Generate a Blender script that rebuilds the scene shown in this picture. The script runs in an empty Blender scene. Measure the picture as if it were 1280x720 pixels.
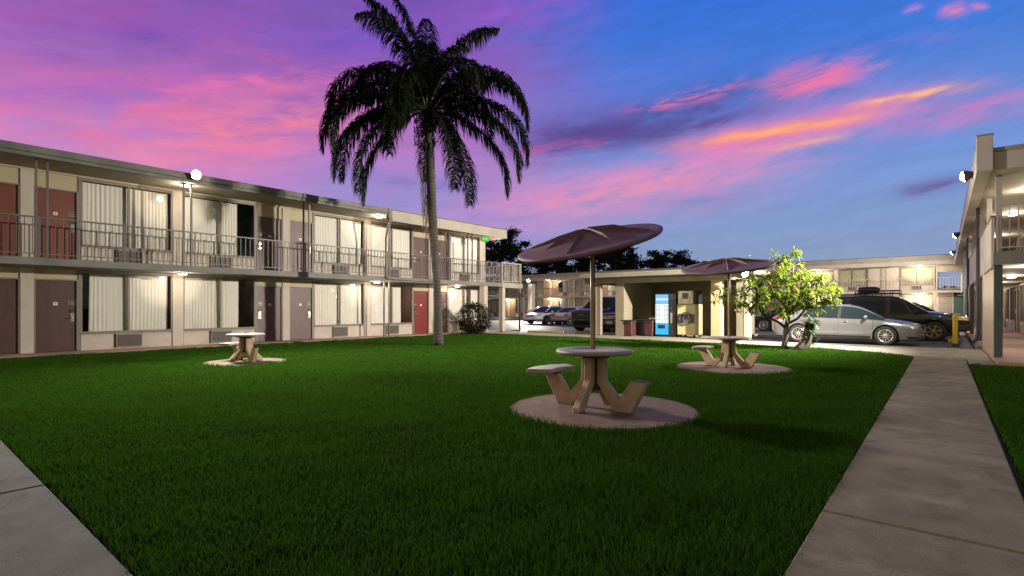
import bpy, math, random
import numpy as np
from mathutils import Vector, Matrix
rnd = random.Random(7)
sc = bpy.context.scene
col = sc.collection
PI = math.pi
R = math.radians

# ------------------------------------------------------------------ helpers
def srgb(r, g, b):
    def c(u):
        u /= 255.0
        return u / 12.92 if u <= 0.04045 else ((u + 0.055) / 1.055) ** 2.4
    return (c(r), c(g), c(b), 1.0)

class MB:
    """collects geometry and links it as ONE mesh object"""
    def __init__(s):
        s.v = []; s.f = []; s.m = []; s.s = []
    def add(s, vs, fs, mi=0, sm=False):
        o = len(s.v)
        s.v.extend([tuple(p) for p in vs])
        for f in fs:
            s.f.append([i + o for i in f]); s.m.append(mi); s.s.append(sm)
        return s
    def box(s, x0, y0, z0, x1, y1, z1, mi=0):
        if x0 > x1: x0, x1 = x1, x0
        if y0 > y1: y0, y1 = y1, y0
        if z0 > z1: z0, z1 = z1, z0
        vs = [(x0,y0,z0),(x1,y0,z0),(x1,y1,z0),(x0,y1,z0),(x0,y0,z1),(x1,y0,z1),(x1,y1,z1),(x0,y1,z1)]
        fs = [(3,2,1,0),(4,5,6,7),(0,1,5,4),(1,2,6,5),(2,3,7,6),(3,0,4,7)]
        return s.add(vs, fs, mi)
    def obox(s, c, half, M, mi=0):
        vs = []
        for dz in (-1,1):
            for dx, dy in ((-1,-1),(1,-1),(1,1),(-1,1)):
                vs.append(tuple(Vector(c) + M @ Vector((dx*half[0], dy*half[1], dz*half[2]))))
        fs = [(3,2,1,0),(4,5,6,7),(0,1,5,4),(1,2,6,5),(2,3,7,6),(3,0,4,7)]
        return s.add(vs, fs, mi)
    def tube(s, pts, rad, n=8, mi=0, sm=True, cap=True):
        pts = [Vector(p) for p in pts]
        if not hasattr(rad, '__len__'): rad = [rad]*len(pts)
        rings = []; up = None
        for i, p in enumerate(pts):
            a = pts[max(i-1,0)]; b = pts[min(i+1,len(pts)-1)]
            t = (b-a)
            if t.length < 1e-9: t = Vector((0,0,1))
            t.normalize()
            if up is None:
                up = Vector((0,0,1)) if abs(t.z) < .9 else Vector((1,0,0))
            x = up.cross(t)
            if x.length < 1e-6: x = Vector((1,0,0)).cross(t)
            x.normalize(); y = t.cross(x); up = y
            rings.append([tuple(p + (x*math.cos(k*2*PI/n) + y*math.sin(k*2*PI/n))*rad[i]) for k in range(n)])
        vs = [q for r in rings for q in r]; fs = []
        for i in range(len(pts)-1):
            for k in range(n):
                k2 = (k+1) % n
                fs.append((i*n+k, i*n+k2, (i+1)*n+k2, (i+1)*n+k))
        s.add(vs, fs, mi, sm)
        if cap:
            o = len(s.v) - len(vs)
            s.f.append([o+k for k in range(n)][::-1]); s.m.append(mi); s.s.append(False)
            s.f.append([o+(len(pts)-1)*n+k for k in range(n)]); s.m.append(mi); s.s.append(False)
        return s
    def lathe(s, prof, c=(0,0,0), n=32, M=None, mi=0, sm=True):
        """prof: (r,z) list; closes poles when r==0"""
        vs = []; idx = []
        for r, z in prof:
            if r < 1e-6:
                idx.append([len(vs)]); vs.append((0,0,z))
            else:
                idx.append(list(range(len(vs), len(vs)+n)))
                vs += [(r*math.cos(2*PI*k/n), r*math.sin(2*PI*k/n), z) for k in range(n)]
        fs = []
        for a, b in zip(idx, idx[1:]):
            for k in range(n):
                k2 = (k+1) % n
                if len(a) == 1 and len(b) == 1: continue
                if len(a) == 1: fs.append((a[0], b[k2], b[k]))
                elif len(b) == 1: fs.append((a[k], a[k2], b[0]))
                else: fs.append((a[k], a[k2], b[k2], b[k]))
        if M is not None: vs = [tuple(M @ Vector(p)) for p in vs]
        vs = [(p[0]+c[0], p[1]+c[1], p[2]+c[2]) for p in vs]
        return s.add(vs, fs, mi, sm)
    def prism(s, poly, fn, a, b, mi=0):
        """poly: 2D list; fn(u,v,w)->xyz; extruded from w=a to w=b"""
        n = len(poly)
        vs = [fn(u,v,a) for u,v in poly] + [fn(u,v,b) for u,v in poly]
        fs = [list(range(n))[::-1], list(range(n,2*n))]
        for k in range(n):
            k2 = (k+1) % n
            fs.append((k,k2,n+k2,n+k))
        return s.add(vs, fs, mi)
    def build(s, name, mat, parent=None, loc=None, bevel=0, seg=2, recalc=False):
        me = bpy.data.meshes.new(name)
        me.from_pydata(s.v, [], s.f)
        mats = mat if isinstance(mat, (list, tuple)) else [mat]
        for m in mats: me.materials.append(m)
        me.polygons.foreach_set('material_index', s.m)
        me.polygons.foreach_set('use_smooth', s.s)
        me.update()
        if recalc:
            import bmesh
            bm = bmesh.new(); bm.from_mesh(me); bmesh.ops.recalc_face_normals(bm, faces=bm.faces); bm.to_mesh(me); bm.free()
        o = bpy.data.objects.new(name, me)
        col.objects.link(o)
        if parent is not None: o.parent = parent
        if loc is not None: o.location = loc
        if bevel:
            b = o.modifiers.new('bevel', 'BEVEL'); b.width = bevel; b.segments = seg; b.limit_method = 'ANGLE'; b.angle_limit = R(35)
        return o

def tag(o, label=None, cat=None, group=None, kind=None):
    if label: o['label'] = label
    if cat: o['category'] = cat
    if group: o['group'] = group
    if kind: o['kind'] = kind
    return o
def thing(name, label, cat, loc=(0,0,0), rz=0.0, group=None):
    o = bpy.data.objects.new(name, None); o.empty_display_size = .2
    col.objects.link(o); o.location = loc; o.rotation_euler = (0,0,rz)
    return tag(o, label, cat, group)
def dup(o, parent=None):
    c = o.copy(); col.objects.link(c)
    if parent is not None: c.parent = parent
    for ch in list(o.children): dup(ch, c)
    return c

# ------------------------------------------------------------------ materials
class NT:
    def __init__(s, tree):
        s.t = tree; s.t.nodes.clear()
    def n(s, typ, **kw):
        nd = s.t.nodes.new(typ)
        for k, v in kw.items(): setattr(nd, k, v)
        return nd
    def l(s, a, b): s.t.links.new(a, b)
    def setin(s, nd, i, v):
        if v is None: return
        if hasattr(v, 'is_linked') or isinstance(v, bpy.types.NodeSocket): s.l(v, nd.inputs[i])
        else: nd.inputs[i].default_value = v
    def m(s, op, a, b=None, c=None, clamp=False):
        nd = s.n('ShaderNodeMath', operation=op, use_clamp=clamp)
        s.setin(nd, 0, a); s.setin(nd, 1, b); s.setin(nd, 2, c)
        return nd.outputs[0]
    def mix(s, f, a, b, blend='MIX'):
        nd = s.n('ShaderNodeMix', data_type='RGBA', blend_type=blend)
        s.setin(nd, 0, f); s.setin(nd, 6, a); s.setin(nd, 7, b)
        return nd.outputs[2]
    def noise(s, vec, scale, detail=4, rough=.55, dist=0, out=0):
        nd = s.n('ShaderNodeTexNoise'); s.setin(nd, 'Vector', vec)
        nd.inputs['Scale'].default_value = scale; nd.inputs['Detail'].default_value = detail
        nd.inputs['Roughness'].default_value = rough; nd.inputs['Distortion'].default_value = dist
        return nd.outputs[out]
    def ramp(s, f, stops, interp='LINEAR'):
        nd = s.n('ShaderNodeValToRGB'); nd.color_ramp.interpolation = interp
        e = nd.color_ramp.elements
        while len(e) < len(stops): e.new(0.5)
        for k, (p, c) in enumerate(stops):
            e[k].position = p; e[k].color = c if len(c) == 4 else (*c, 1)
        s.setin(nd, 0, f)
        return nd.outputs[0]
    def mapping(s, vec, scale=(1,1,1), loc=(0,0,0), rot=(0,0,0)):
        nd = s.n('ShaderNodeMapping'); s.l(vec, nd.inputs[0])
        nd.inputs['Scale'].default_value = scale; nd.inputs['Location'].default_value = loc; nd.inputs['Rotation'].default_value = rot
        return nd.outputs[0]

def c4(c): return (*c, 1.0) if len(c) == 3 else c

def mat(name, c, c2=None, scale=3.0, rough=.6, metal=0.0, bump=0.0, bscale=None, stain=None, stain_scale=.6, aniso=(1,1,1), spec=.5, coat=0.0, fine=0.0, world=False):
    m = bpy.data.materials.new(name); m.use_nodes = True
    t = NT(m.node_tree)
    out = t.n('ShaderNodeOutputMaterial'); p = t.n('ShaderNodeBsdfPrincipled'); t.l(p.outputs[0], out.inputs[0])
    if world:
        co = t.n('ShaderNodeNewGeometry').outputs['Position']
    else:
        co = t.n('ShaderNodeTexCoord').outputs['Object']
    v = t.mapping(co, aniso)
    base = c4(c)
    if c2 is not None:
        f = t.noise(v, scale, 6, .6)
        f = t.m('MULTIPLY_ADD', f, 2.2, -.6, clamp=True)
        base = t.mix(f, c4(c), c4(c2))
    if stain is not None:
        f = t.noise(co, stain_scale, 5, .65, .6)
        f = t.m('MULTIPLY_ADD', f, 4.5, -2.15, clamp=True)
        base = t.mix(t.m('MULTIPLY', f, .6), base, c4(stain))
    if fine:
        f = t.noise(co, 140, 2, .7)
        g = t.m('MULTIPLY_ADD', f, 2*fine, 1-fine)
        base = t.mix(1.0, base, g, 'MULTIPLY')
    t.setin(p, 'Base Color', base)
    p.inputs['Metallic'].default_value = metal
    rn = t.noise(v, (bscale or scale)*1.7, 3)
    t.l(t.m('MULTIPLY_ADD', rn, .25, rough-.125, clamp=True), p.inputs['Roughness'])
    p.inputs['Specular IOR Level'].default_value = spec
    p.inputs['Coat Weight'].default_value = coat
    if bump:
        b = t.n('ShaderNodeBump'); b.inputs['Strength'].default_value = bump; b.inputs['Distance'].default_value = .01
        t.l(t.noise(v, bscale or scale*6, 5, .65), b.inputs['Height']); t.l(b.outputs[0], p.inputs['Normal'])
    return m

def concretemat(name, c, dark, light, crack=.35):
    """trowelled concrete: broad mottling, blotchy stains, fine aggregate and a few hairline cracks"""
    m = bpy.data.materials.new(name); m.use_nodes = True
    t = NT(m.node_tree); out = t.n('ShaderNodeOutputMaterial'); p = t.n('ShaderNodeBsdfPrincipled'); t.l(p.outputs[0], out.inputs[0])
    co = t.n('ShaderNodeNewGeometry').outputs['Position']
    a = t.m('MULTIPLY_ADD', t.noise(co, .9, 6, .62, .4), 3.2, -1.1, clamp=True)
    base = t.mix(a, c4(c), c4(dark))
    b_ = t.m('MULTIPLY_ADD', t.noise(t.mapping(co, (1,1,1), (5,3,0)), 2.6, 6, .68, .8), 4.5, -2.3, clamp=True)
    base = t.mix(t.m('MULTIPLY', b_, .75), base, c4(tuple(v*.62 for v in dark)))
    l_ = t.m('MULTIPLY_ADD', t.noise(t.mapping(co, (1,1,1), (9,1,0)), 1.7, 5, .6, .3), 4, -2.1, clamp=True)
    base = t.mix(t.m('MULTIPLY', l_, .6), base, c4(light))
    sp = t.noise(co, 95, 3, .75)
    base = t.mix(1.0, base, t.m('MULTIPLY_ADD', sp, .9, .55), 'MULTIPLY')
    vo = t.n('ShaderNodeTexVoronoi', feature='DISTANCE_TO_EDGE'); vo.inputs['Scale'].default_value = .62
    wv = t.n('ShaderNodeVectorMath', operation='ADD'); t.l(co, wv.inputs[0])
    nz = t.n('ShaderNodeTexNoise'); nz.inputs['Scale'].default_value = 3.5; nz.inputs['Detail'].default_value = 6; t.l(co, nz.inputs['Vector'])
    sc_ = t.n('ShaderNodeVectorMath', operation='SCALE'); t.l(nz.outputs['Color'], sc_.inputs[0]); sc_.inputs['Scale'].default_value = .10
    t.l(sc_.outputs[0], wv.inputs[1]); t.l(wv.outputs[0], vo.inputs['Vector'])
    cr = t.m('LESS_THAN', vo.outputs['Distance'], .0022)
    gate = t.m('GREATER_THAN', t.noise(co, .45, 2), .56)
    base = t.mix(t.m('MULTIPLY', t.m('MULTIPLY', cr, gate), crack), base, (.02,.018,.015,1))
    t.l(base, p.inputs['Base Color']); p.inputs['Roughness'].default_value = .88; p.inputs['Specular IOR Level'].default_value = .25
    bp = t.n('ShaderNodeBump'); bp.inputs['Strength'].default_value = .5; bp.inputs['Distance'].default_value = .008
    t.l(t.m('ADD', t.noise(co, 60, 5, .7), t.m('MULTIPLY', t.noise(co, 4, 4), .6)), bp.inputs['Height']); t.l(bp.outputs[0], p.inputs['Normal'])
    return m

def emat(name, c, strength):
    m = bpy.data.materials.new(name); m.use_nodes = True
    t = NT(m.node_tree); out = t.n('ShaderNodeOutputMaterial'); e = t.n('ShaderNodeEmission')
    e.inputs[0].default_value = c4(c); e.inputs[1].default_value = strength
    t.l(e.outputs[0], out.inputs[0]); return m

def glassmat(name, tint=(1,1,1), fmin=.06, fmax=.75, rough=.02):
    m = bpy.data.materials.new(name); m.use_nodes = True
    t = NT(m.node_tree); out = t.n('ShaderNodeOutputMaterial')
    tr = t.n('ShaderNodeBsdfTransparent'); tr.inputs[0].default_value = c4(tint)
    gl = t.n('ShaderNodeBsdfGlossy'); gl.inputs['Roughness'].default_value = rough
    lw = t.n('ShaderNodeFresnel'); lw.inputs['IOR'].default_value = 1.45
    f = t.m('MULTIPLY_ADD', lw.outputs[0], fmax, fmin, clamp=True)
    mx = t.n('ShaderNodeMixShader'); t.l(f, mx.inputs[0]); t.l(tr.outputs[0], mx.inputs[1]); t.l(gl.outputs[0], mx.inputs[2])
    t.l(mx.outputs[0], out.inputs[0]); return m

def leafmat(name, ca, cb, cc=None, trans=.35, rough=.5, scale=1.5, spec=.3):
    m = bpy.data.materials.new(name); m.use_nodes = True
    t = NT(m.node_tree); out = t.n('ShaderNodeOutputMaterial')
    g = t.n('ShaderNodeNewGeometry')
    base = t.mix(g.outputs['Random Per Island'], c4(ca), c4(cb))
    f = t.noise(g.outputs['Position'], scale, 4, .6)
    if cc is not None:
        base = t.mix(t.m('MULTIPLY_ADD', f, 4, -1.7, clamp=True), base, c4(cc))
    p = t.n('ShaderNodeBsdfPrincipled'); t.l(base, p.inputs['Base Color'])
    p.inputs['Roughness'].default_value = rough; p.inputs['Specular IOR Level'].default_value = spec
    tl = t.n('ShaderNodeBsdfTranslucent'); t.l(base, tl.inputs[0])
    mx = t.n('ShaderNodeMixShader'); mx.inputs[0].default_value = trans
    t.l(p.outputs[0], mx.inputs[1]); t.l(tl.outputs[0], mx.inputs[2]); t.l(mx.outputs[0], out.inputs[0])
    return m

def woodmat(name, c, c2, rough=.45):
    return mat(name, c, c2, scale=5, rough=rough, bump=.15, aniso=(2.5,2.5,.35))

M = {}
M['stucco']   = mat('cream_stucco', (.50,.43,.34), (.40,.34,.27), 2.2, .8, bump=.25, bscale=60, stain=(.30,.25,.20))
M['pilaster'] = mat('tan_stucco', (.52,.45,.37), (.44,.37,.29), 2.5, .8, bump=.3, bscale=80)
M['transom']  = mat('transom_panel', (.46,.38,.24), (.38,.31,.20), 2, .7, bump=.1)
M['spandrel'] = mat('pale_panel', (.52,.44,.36), (.44,.37,.31), 2, .7, bump=.12, bscale=40, stain=(.34,.28,.23), stain_scale=1.5)
M['fascia']   = mat('weathered_fascia', (.23,.21,.17), (.13,.125,.11), 1.6, .7, bump=.15, bscale=12, stain=(.07,.07,.065), stain_scale=.9, aniso=(1,1,.35))
M['fascia_pale'] = mat('pale_fascia', (.42,.37,.29), (.34,.30,.24), 1.4, .75, bump=.12, bscale=20, stain=(.22,.19,.16), stain_scale=.8)
M['fascia_white'] = mat('white_fascia', (.60,.54,.46), (.50,.44,.38), 1.2, .75, bump=.12, bscale=20, stain=(.36,.31,.27), stain_scale=.7)
M['soffit']   = mat('soffit_paint', (.38,.34,.26), (.31,.28,.22), 1.5, .75, bump=.1, bscale=20)
M['soffit_white'] = mat('white_soffit_paint', (.58,.52,.43), (.48,.43,.36), 1.5, .75, bump=.1, bscale=20)
M['slab']     = mat('balcony_slab', (.24,.22,.19), (.17,.155,.14), 2, .75, bump=.2, bscale=30, stain=(.11,.10,.09))
M['trim']     = mat('brown_trim', (.20,.165,.125), (.15,.125,.10), 4, .55)
M['rail']     = mat('brown_rail_paint', (.17,.135,.11), (.12,.095,.08), 8, .5)
M['rail_white'] = mat('pale_rail_paint', (.55,.48,.40), (.44,.38,.32), 6, .55)
M['door_red'] = woodmat('red_brown_door', (.19,.045,.02), (.115,.026,.014), .42)
M['door_dark']= woodmat('dark_brown_door', (.085,.030,.023), (.052,.020,.017), .45)
M['door_brown']= woodmat('brown_door', (.125,.067,.055), (.095,.05,.043), .5)
M['door_bright']= woodmat('bright_red_door', (.20,.022,.015), (.15,.017,.013), .45)
M['door_tan'] = woodmat('tan_door', (.30,.19,.12), (.25,.16,.10), .5)
M['door_pale']= woodmat('pale_door', (.52,.44,.37), (.47,.40,.34), .5)
M['metal']    = mat('brass_metal', (.55,.47,.36), (.45,.38,.28), 20, .28, metal=1)
M['plate_white'] = mat('notice_white', (.7,.68,.62), None, rough=.5)
M['plate_dark']  = mat('number_plate_dark', (.05,.03,.026), None, rough=.4)
M['plate_line']  = mat('number_plate_gold', (.45,.38,.28), None, rough=.35)
M['curtain']  = mat('cream_curtain', (.78,.72,.62), (.72,.66,.57), 4, .9, bump=.1, bscale=90)
M['curtain_green'] = mat('green_cream_curtain', (.60,.56,.38), (.46,.42,.27), 4, .9, bump=.1, bscale=90)
M['glass']    = glassmat('window_glass', (.985,.99,.985), .02, .75)
M['room']     = mat('dark_room', (.10,.08,.065), (.07,.055,.05), 1, .9)
M['room_pink']= mat('pink_room', (.45,.24,.19), (.38,.20,.16), 1, .9)
M['ac']       = mat('air_conditioner_case', (.30,.235,.18), (.24,.185,.145), 5, .6)
M['ac_dark']  = mat('air_conditioner_grille', (.10,.075,.06), (.075,.058,.05), 8, .6)
M['ac_white'] = mat('white_air_conditioner', (.62,.58,.52), (.54,.50,.45), 5, .6)
M['pipe']     = mat('downspout_paint', (.22,.185,.15), (.16,.135,.11), 5, .55)
M['greypost'] = mat('grey_green_post_paint', (.085,.095,.09), (.065,.072,.07), 5, .5)
M['greybeam'] = mat('grey_beam_paint', (.26,.235,.20), (.21,.19,.165), 3, .65)
M['concrete_pink'] = mat('pink_walkway', (.40,.26,.19), (.32,.205,.15), 1.1, .75, bump=.2, bscale=40, stain=(.22,.14,.105), stain_scale=.8, fine=.15, world=True)
M['pad']      = mat('pad_concrete', (.215,.13,.09), (.125,.078,.055), 2.6, .8, bump=.35, bscale=30, stain=(.29,.195,.13), stain_scale=2.6, fine=.2)
M['pad_yellow'] = mat('sandy_pad_concrete', (.17,.125,.06), (.12,.088,.042), 2.2, .8, bump=.3, bscale=30)
M['concrete'] = concretemat('path_concrete', (.34,.285,.18), (.205,.17,.108), (.46,.385,.26), .0)
M['concrete_grey'] = concretemat('grey_walk_concrete', (.185,.172,.14), (.115,.107,.09), (.26,.24,.195), .55)
M['concrete_pale'] = concretemat('walkway_concrete', (.32,.285,.225), (.23,.205,.165), (.42,.38,.31), .5)
M['joint']    = mat('joint_dirt', (.05,.043,.036), None, rough=.95)
M['asphalt']  = mat('asphalt', (.105,.10,.095), (.075,.072,.07), 1.0, .62, bump=.35, bscale=90, stain=(.045,.043,.042), stain_scale=.35, fine=.3, world=True)
M['paint_white'] = mat('worn_white_line', (.62,.60,.55), (.40,.39,.36), 9, .7)
M['soil']     = mat('lawn_soil', (.018,.040,.006), (.012,.026,.005), 5, 1.0, bump=.4, bscale=40, world=True, spec=.0)
M['ground']   = mat('far_ground', (.07,.075,.05), (.05,.055,.035), .3, .95, world=True)
M['table']    = mat('tan_table_concrete', (.58,.42,.26), (.48,.345,.215), 5, .75, bump=.3, bscale=70, stain=(.24,.165,.11), stain_scale=4.5, fine=.3)
M['tabletop'] = mat('grey_table_concrete', (.42,.38,.33), (.34,.30,.265), 5, .55, bump=.2, bscale=80, stain=(.21,.175,.15), stain_scale=4, fine=.35)
M['dark_steel'] = mat('dark_bracket_steel', (.035,.032,.032), (.05,.04,.035), 10, .5)
M['maroon']   = mat('maroon_canopy_paint', (.235,.135,.15), (.18,.10,.115), 3, .6, bump=.12, bscale=25, stain=(.33,.20,.19), stain_scale=2.2, spec=.3)
M['gold_pole']= mat('gold_pole_paint', (.66,.47,.24), (.54,.37,.18), 6, .4)
M['brown_pole']= mat('brown_pole_side', (.17,.09,.06), (.13,.07,.05), 6, .45)
M['shed']     = mat('olive_tan_stucco', (.33,.285,.19), (.27,.235,.16), 1.8, .85, bump=.25, bscale=60, stain=(.21,.18,.125), stain_scale=.9)
M['shed_in']  = mat('shed_interior_paint', (.25,.215,.145), (.20,.17,.115), 1.6, .85, bump=.2, bscale=50)
M['shed_lit_yellow'] = mat('shed_lit_stucco', (.52,.42,.24), (.46,.36,.19), 1.6, .8, bump=.25, bscale=60)  # yellow light on the column is put into its base colour
M['shed_pink'] = mat('pinkish_post_paint', (.30,.22,.18), (.25,.18,.15), 2, .8, bump=.2, bscale=50)
M['black']    = mat('black_plastic', (.014,.014,.015), (.022,.022,.022), 8, .45)
M['blackpaint'] = mat('black_machine_paint', (.018,.018,.021), (.028,.028,.03), 5, .4)
M['bin']      = mat('maroon_bin_plastic', (.085,.028,.026), (.06,.02,.02), 4, .55)
M['ice']      = mat('cream_enamel', (.56,.48,.25), (.50,.43,.22), 3, .45)
M['steel']    = mat('brushed_steel', (.50,.45,.32), (.42,.38,.27), 12, .35, metal=.6, aniso=(1,1,8))
M['grey_plastic'] = mat('grey_plastic', (.115,.115,.10), (.09,.09,.08), 6, .5)
M['yellow']   = mat('yellow_post_paint', (.68,.48,.02), (.58,.40,.02), 5, .5, stain=(.40,.28,.04), stain_scale=4)
M['yellow_worn'] = mat('worn_yellow_kerb_paint', (.44,.33,.09), (.33,.27,.13), 6, .8, bump=.3, bscale=40, stain=(.24,.215,.16), stain_scale=4)
M['stop_grey'] = mat('bare_kerb_concrete', (.45,.40,.33), (.36,.32,.27), 5, .85, bump=.3, bscale=40)
M['bark_palm']= mat('palm_trunk_bark', (.075,.058,.041), (.038,.031,.024), 6, .9, bump=.8, bscale=9, aniso=(1.5,1.5,5), stain=(.13,.105,.078), stain_scale=1.5)
_m = M['bark_palm']; _t2 = NT.__new__(NT); _t2.t = _m.node_tree
_p = [n for n in _m.node_tree.nodes if n.type == 'BSDF_PRINCIPLED'][0]
_w = _t2.n('ShaderNodeTexWave', bands_direction='Z'); _w.inputs['Scale'].default_value = 2.6; _w.inputs['Distortion'].default_value = 2.2; _w.inputs['Detail'].default_value = 4; _w.inputs['Detail Scale'].default_value = 2.5
_tc = _t2.n('ShaderNodeTexCoord'); _t2.l(_tc.outputs['Object'], _w.inputs['Vector'])
_src = _p.inputs['Base Color'].links[0].from_socket
_t2.l(_t2.mix(_t2.m('MULTIPLY', _t2.m('POWER', _w.outputs['Fac'], 5.0), .65), _src, (.02,.016,.012,1)), _p.inputs['Base Color'])
M['bark']     = mat('grey_brown_bark', (.085,.066,.046), (.05,.04,.03), 9, .9, bump=.8, bscale=25)
M['bark_dark']= mat('dark_bark', (.035,.028,.022), (.022,.018,.015), 6, .9, bump=.5)
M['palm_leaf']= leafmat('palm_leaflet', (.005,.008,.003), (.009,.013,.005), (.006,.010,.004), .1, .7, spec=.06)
M['palm_rib'] = mat('palm_rib', (.018,.02,.009), (.012,.014,.007), 6, .6)
M['fibre']    = mat('dry_palm_fibre', (.28,.22,.14), (.18,.135,.085), 20, .9)
M['lime_leaf']= leafmat('lime_leaf', (.12,.185,.010), (.245,.285,.018), (.07,.125,.01), .45, .42, scale=2.2)
M['philo']    = leafmat('dark_glossy_leaf', (.035,.07,.016), (.06,.105,.028), (.03,.06,.015), .25, .35)
M['croton']   = leafmat('dark_shrub_leaf', (.012,.013,.006), (.022,.015,.008), (.010,.013,.005), .2, .5, scale=3)
M['croton_red'] = leafmat('orange_shrub_leaf', (.07,.03,.010), (.12,.06,.016), None, .3, .5)
M['pine']     = leafmat('pine_foliage', (.010,.014,.007), (.016,.021,.010), None, .1, .7, spec=.1)
M['grass']    = leafmat('lawn_grass', (.024,.086,.008), (.070,.162,.015), (.048,.106,.011), .40, .9, scale=.55, spec=.0)
M['lamp']     = emat('lamp_diffuser', (1,.84,.62), 12)
M['flood']    = emat('floodlight_lens', (1,.93,.80), 120)
M['exit_green'] = emat('exit_sign_green', (.08,.75,.07), .9)
M['exit_white'] = emat('exit_sign_letters', (.55,1.0,.5), 1.1)
M['fixture']  = mat('lamp_housing', (.25,.22,.18), None, rough=.5)
M['fixture_dark'] = mat('dark_lamp_housing', (.05,.048,.045), None, rough=.5)
# ------------------------------------------------------------------ camera
F_PX, HOR, CAM_H = 658.0, 384.0, 1.35
YAW = math.atan2(540, 658)
FW = (-math.sin(YAW), math.cos(YAW)); RT = (math.cos(YAW), math.sin(YAW))
cam = bpy.data.cameras.new('camera'); camo = bpy.data.objects.new('camera', cam); col.objects.link(camo)
cam.sensor_fit = 'HORIZONTAL'; cam.sensor_width = 36; cam.lens = F_PX/1280*36
cam.shift_y = (HOR-360)/1280; cam.clip_start = .05; cam.clip_end = 3000
camo.location = (0,0,CAM_H); camo.rotation_euler = (R(90),0,YAW)
sc.camera = camo
sc.render.engine = 'CYCLES'
sc.render.resolution_x = 1024; sc.render.resolution_y = 576
sc.cycles.use_denoising = True
sc.cycles.max_bounces = 6; sc.cycles.diffuse_bounces = 3; sc.cycles.transparent_max_bounces = 12
sc.cycles.sample_clamp_indirect = 4; sc.cycles.caustics_reflective = False; sc.cycles.caustics_refractive = False
sc.view_settings.view_transform = 'Standard'; sc.view_settings.look = 'None'
sc.view_settings.exposure = 0; sc.view_settings.gamma = 1; sc.view_settings.use_curve_mapping = False

# ------------------------------------------------------------------ sky (dusk with lit clouds, fixed in compass directions)
def azel(px, py):
    """compass azimuth / elevation (radians) of a spot of sky"""
    u = (px-640)/F_PX; v = (HOR-py)/F_PX
    return -YAW + math.atan(u), math.atan(v/math.sqrt(1+u*u))
w = bpy.data.worlds.new('World'); sc.world = w; w.use_nodes = True
t = NT(w.node_tree)
wout = t.n('ShaderNodeOutputWorld')
tc = t.n('ShaderNodeTexCoord').outputs['Generated']
sx = t.n('ShaderNodeSeparateXYZ'); t.l(tc, sx.inputs[0])
X, Y, Z = sx.outputs
az0 = t.m('ARCTAN2', X, Y)
el0 = t.m('ARCSINE', Z)
# cloud texture coordinates: streaks run along one wind direction, slightly rising
skyv = t.n('ShaderNodeCombineXYZ'); t.l(az0, skyv.inputs[0]); t.l(t.m('MULTIPLY', el0, 1.0), skyv.inputs[1])
skyr = t.mapping(skyv.outputs[0], (1,1,1), (0,0,0), (0,0,R(-9)))
n1 = t.noise(t.mapping(skyr, (2.2,7,1)), 1.5, 7, .6, .3)
n2 = t.noise(t.mapping(skyr, (2.6,10,1), (3.1,1.7,0)), 2.6, 8, .62, .5)
n3 = t.noise(t.mapping(skyr, (3.4,16,1), (7.3,2.2,0)), 3.4, 9, .66, .6)
cz = t.n('ShaderNodeCombineXYZ'); t.l(az0, cz.inputs[0]); t.l(t.m('MULTIPLY', el0, 2.2), cz.inputs[1])
wn = t.noise(cz.outputs[0], 7.0, 5, .6)
wn2 = t.noise(t.mapping(cz.outputs[0], (1,1,1), (4.2,9.1,0)), 7.0, 5, .6)
az = t.m('ADD', az0, t.m('MULTIPLY_ADD', wn, .05, -.025))
el = t.m('ADD', el0, t.m('MULTIPLY_ADD', wn2, .026, -.013))
f_el = t.m('DIVIDE', el0, R(36), clamp=True)
blue = t.ramp(f_el, [(0, srgb(144,156,186)), (.14, srgb(135,155,194)), (.33, srgb(118,150,212)), (.62, srgb(66,122,216)), (1, srgb(34,96,212))])
purp = t.ramp(f_el, [(0, srgb(166,162,208)), (.22, srgb(160,146,208)), (.42, srgb(188,126,198)), (.62, srgb(150,96,182)), (.85, srgb(116,82,176)), (1, srgb(120,72,152))])
a_l = azel(560, 100)[0]; a_r = azel(800, 100)[0]
fl = t.n('ShaderNodeMapRange', interpolation_type='SMOOTHSTEP')
t.l(t.m('ADD', az0, t.m('MULTIPLY_ADD', n1, .30, -.15)), fl.inputs[0])
fl.inputs[1].default_value = a_l; fl.inputs[2].default_value = a_r; fl.inputs[3].default_value = 1; fl.inputs[4].default_value = 0
lowcut = t.n('ShaderNodeMapRange', interpolation_type='SMOOTHSTEP'); t.l(el0, lowcut.inputs[0])
lowcut.inputs[1].default_value = R(0); lowcut.inputs[2].default_value = R(9)
skyc = t.mix(t.m('MULTIPLY', fl.outputs[0], lowcut.outputs[0]), blue, purp)

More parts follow.
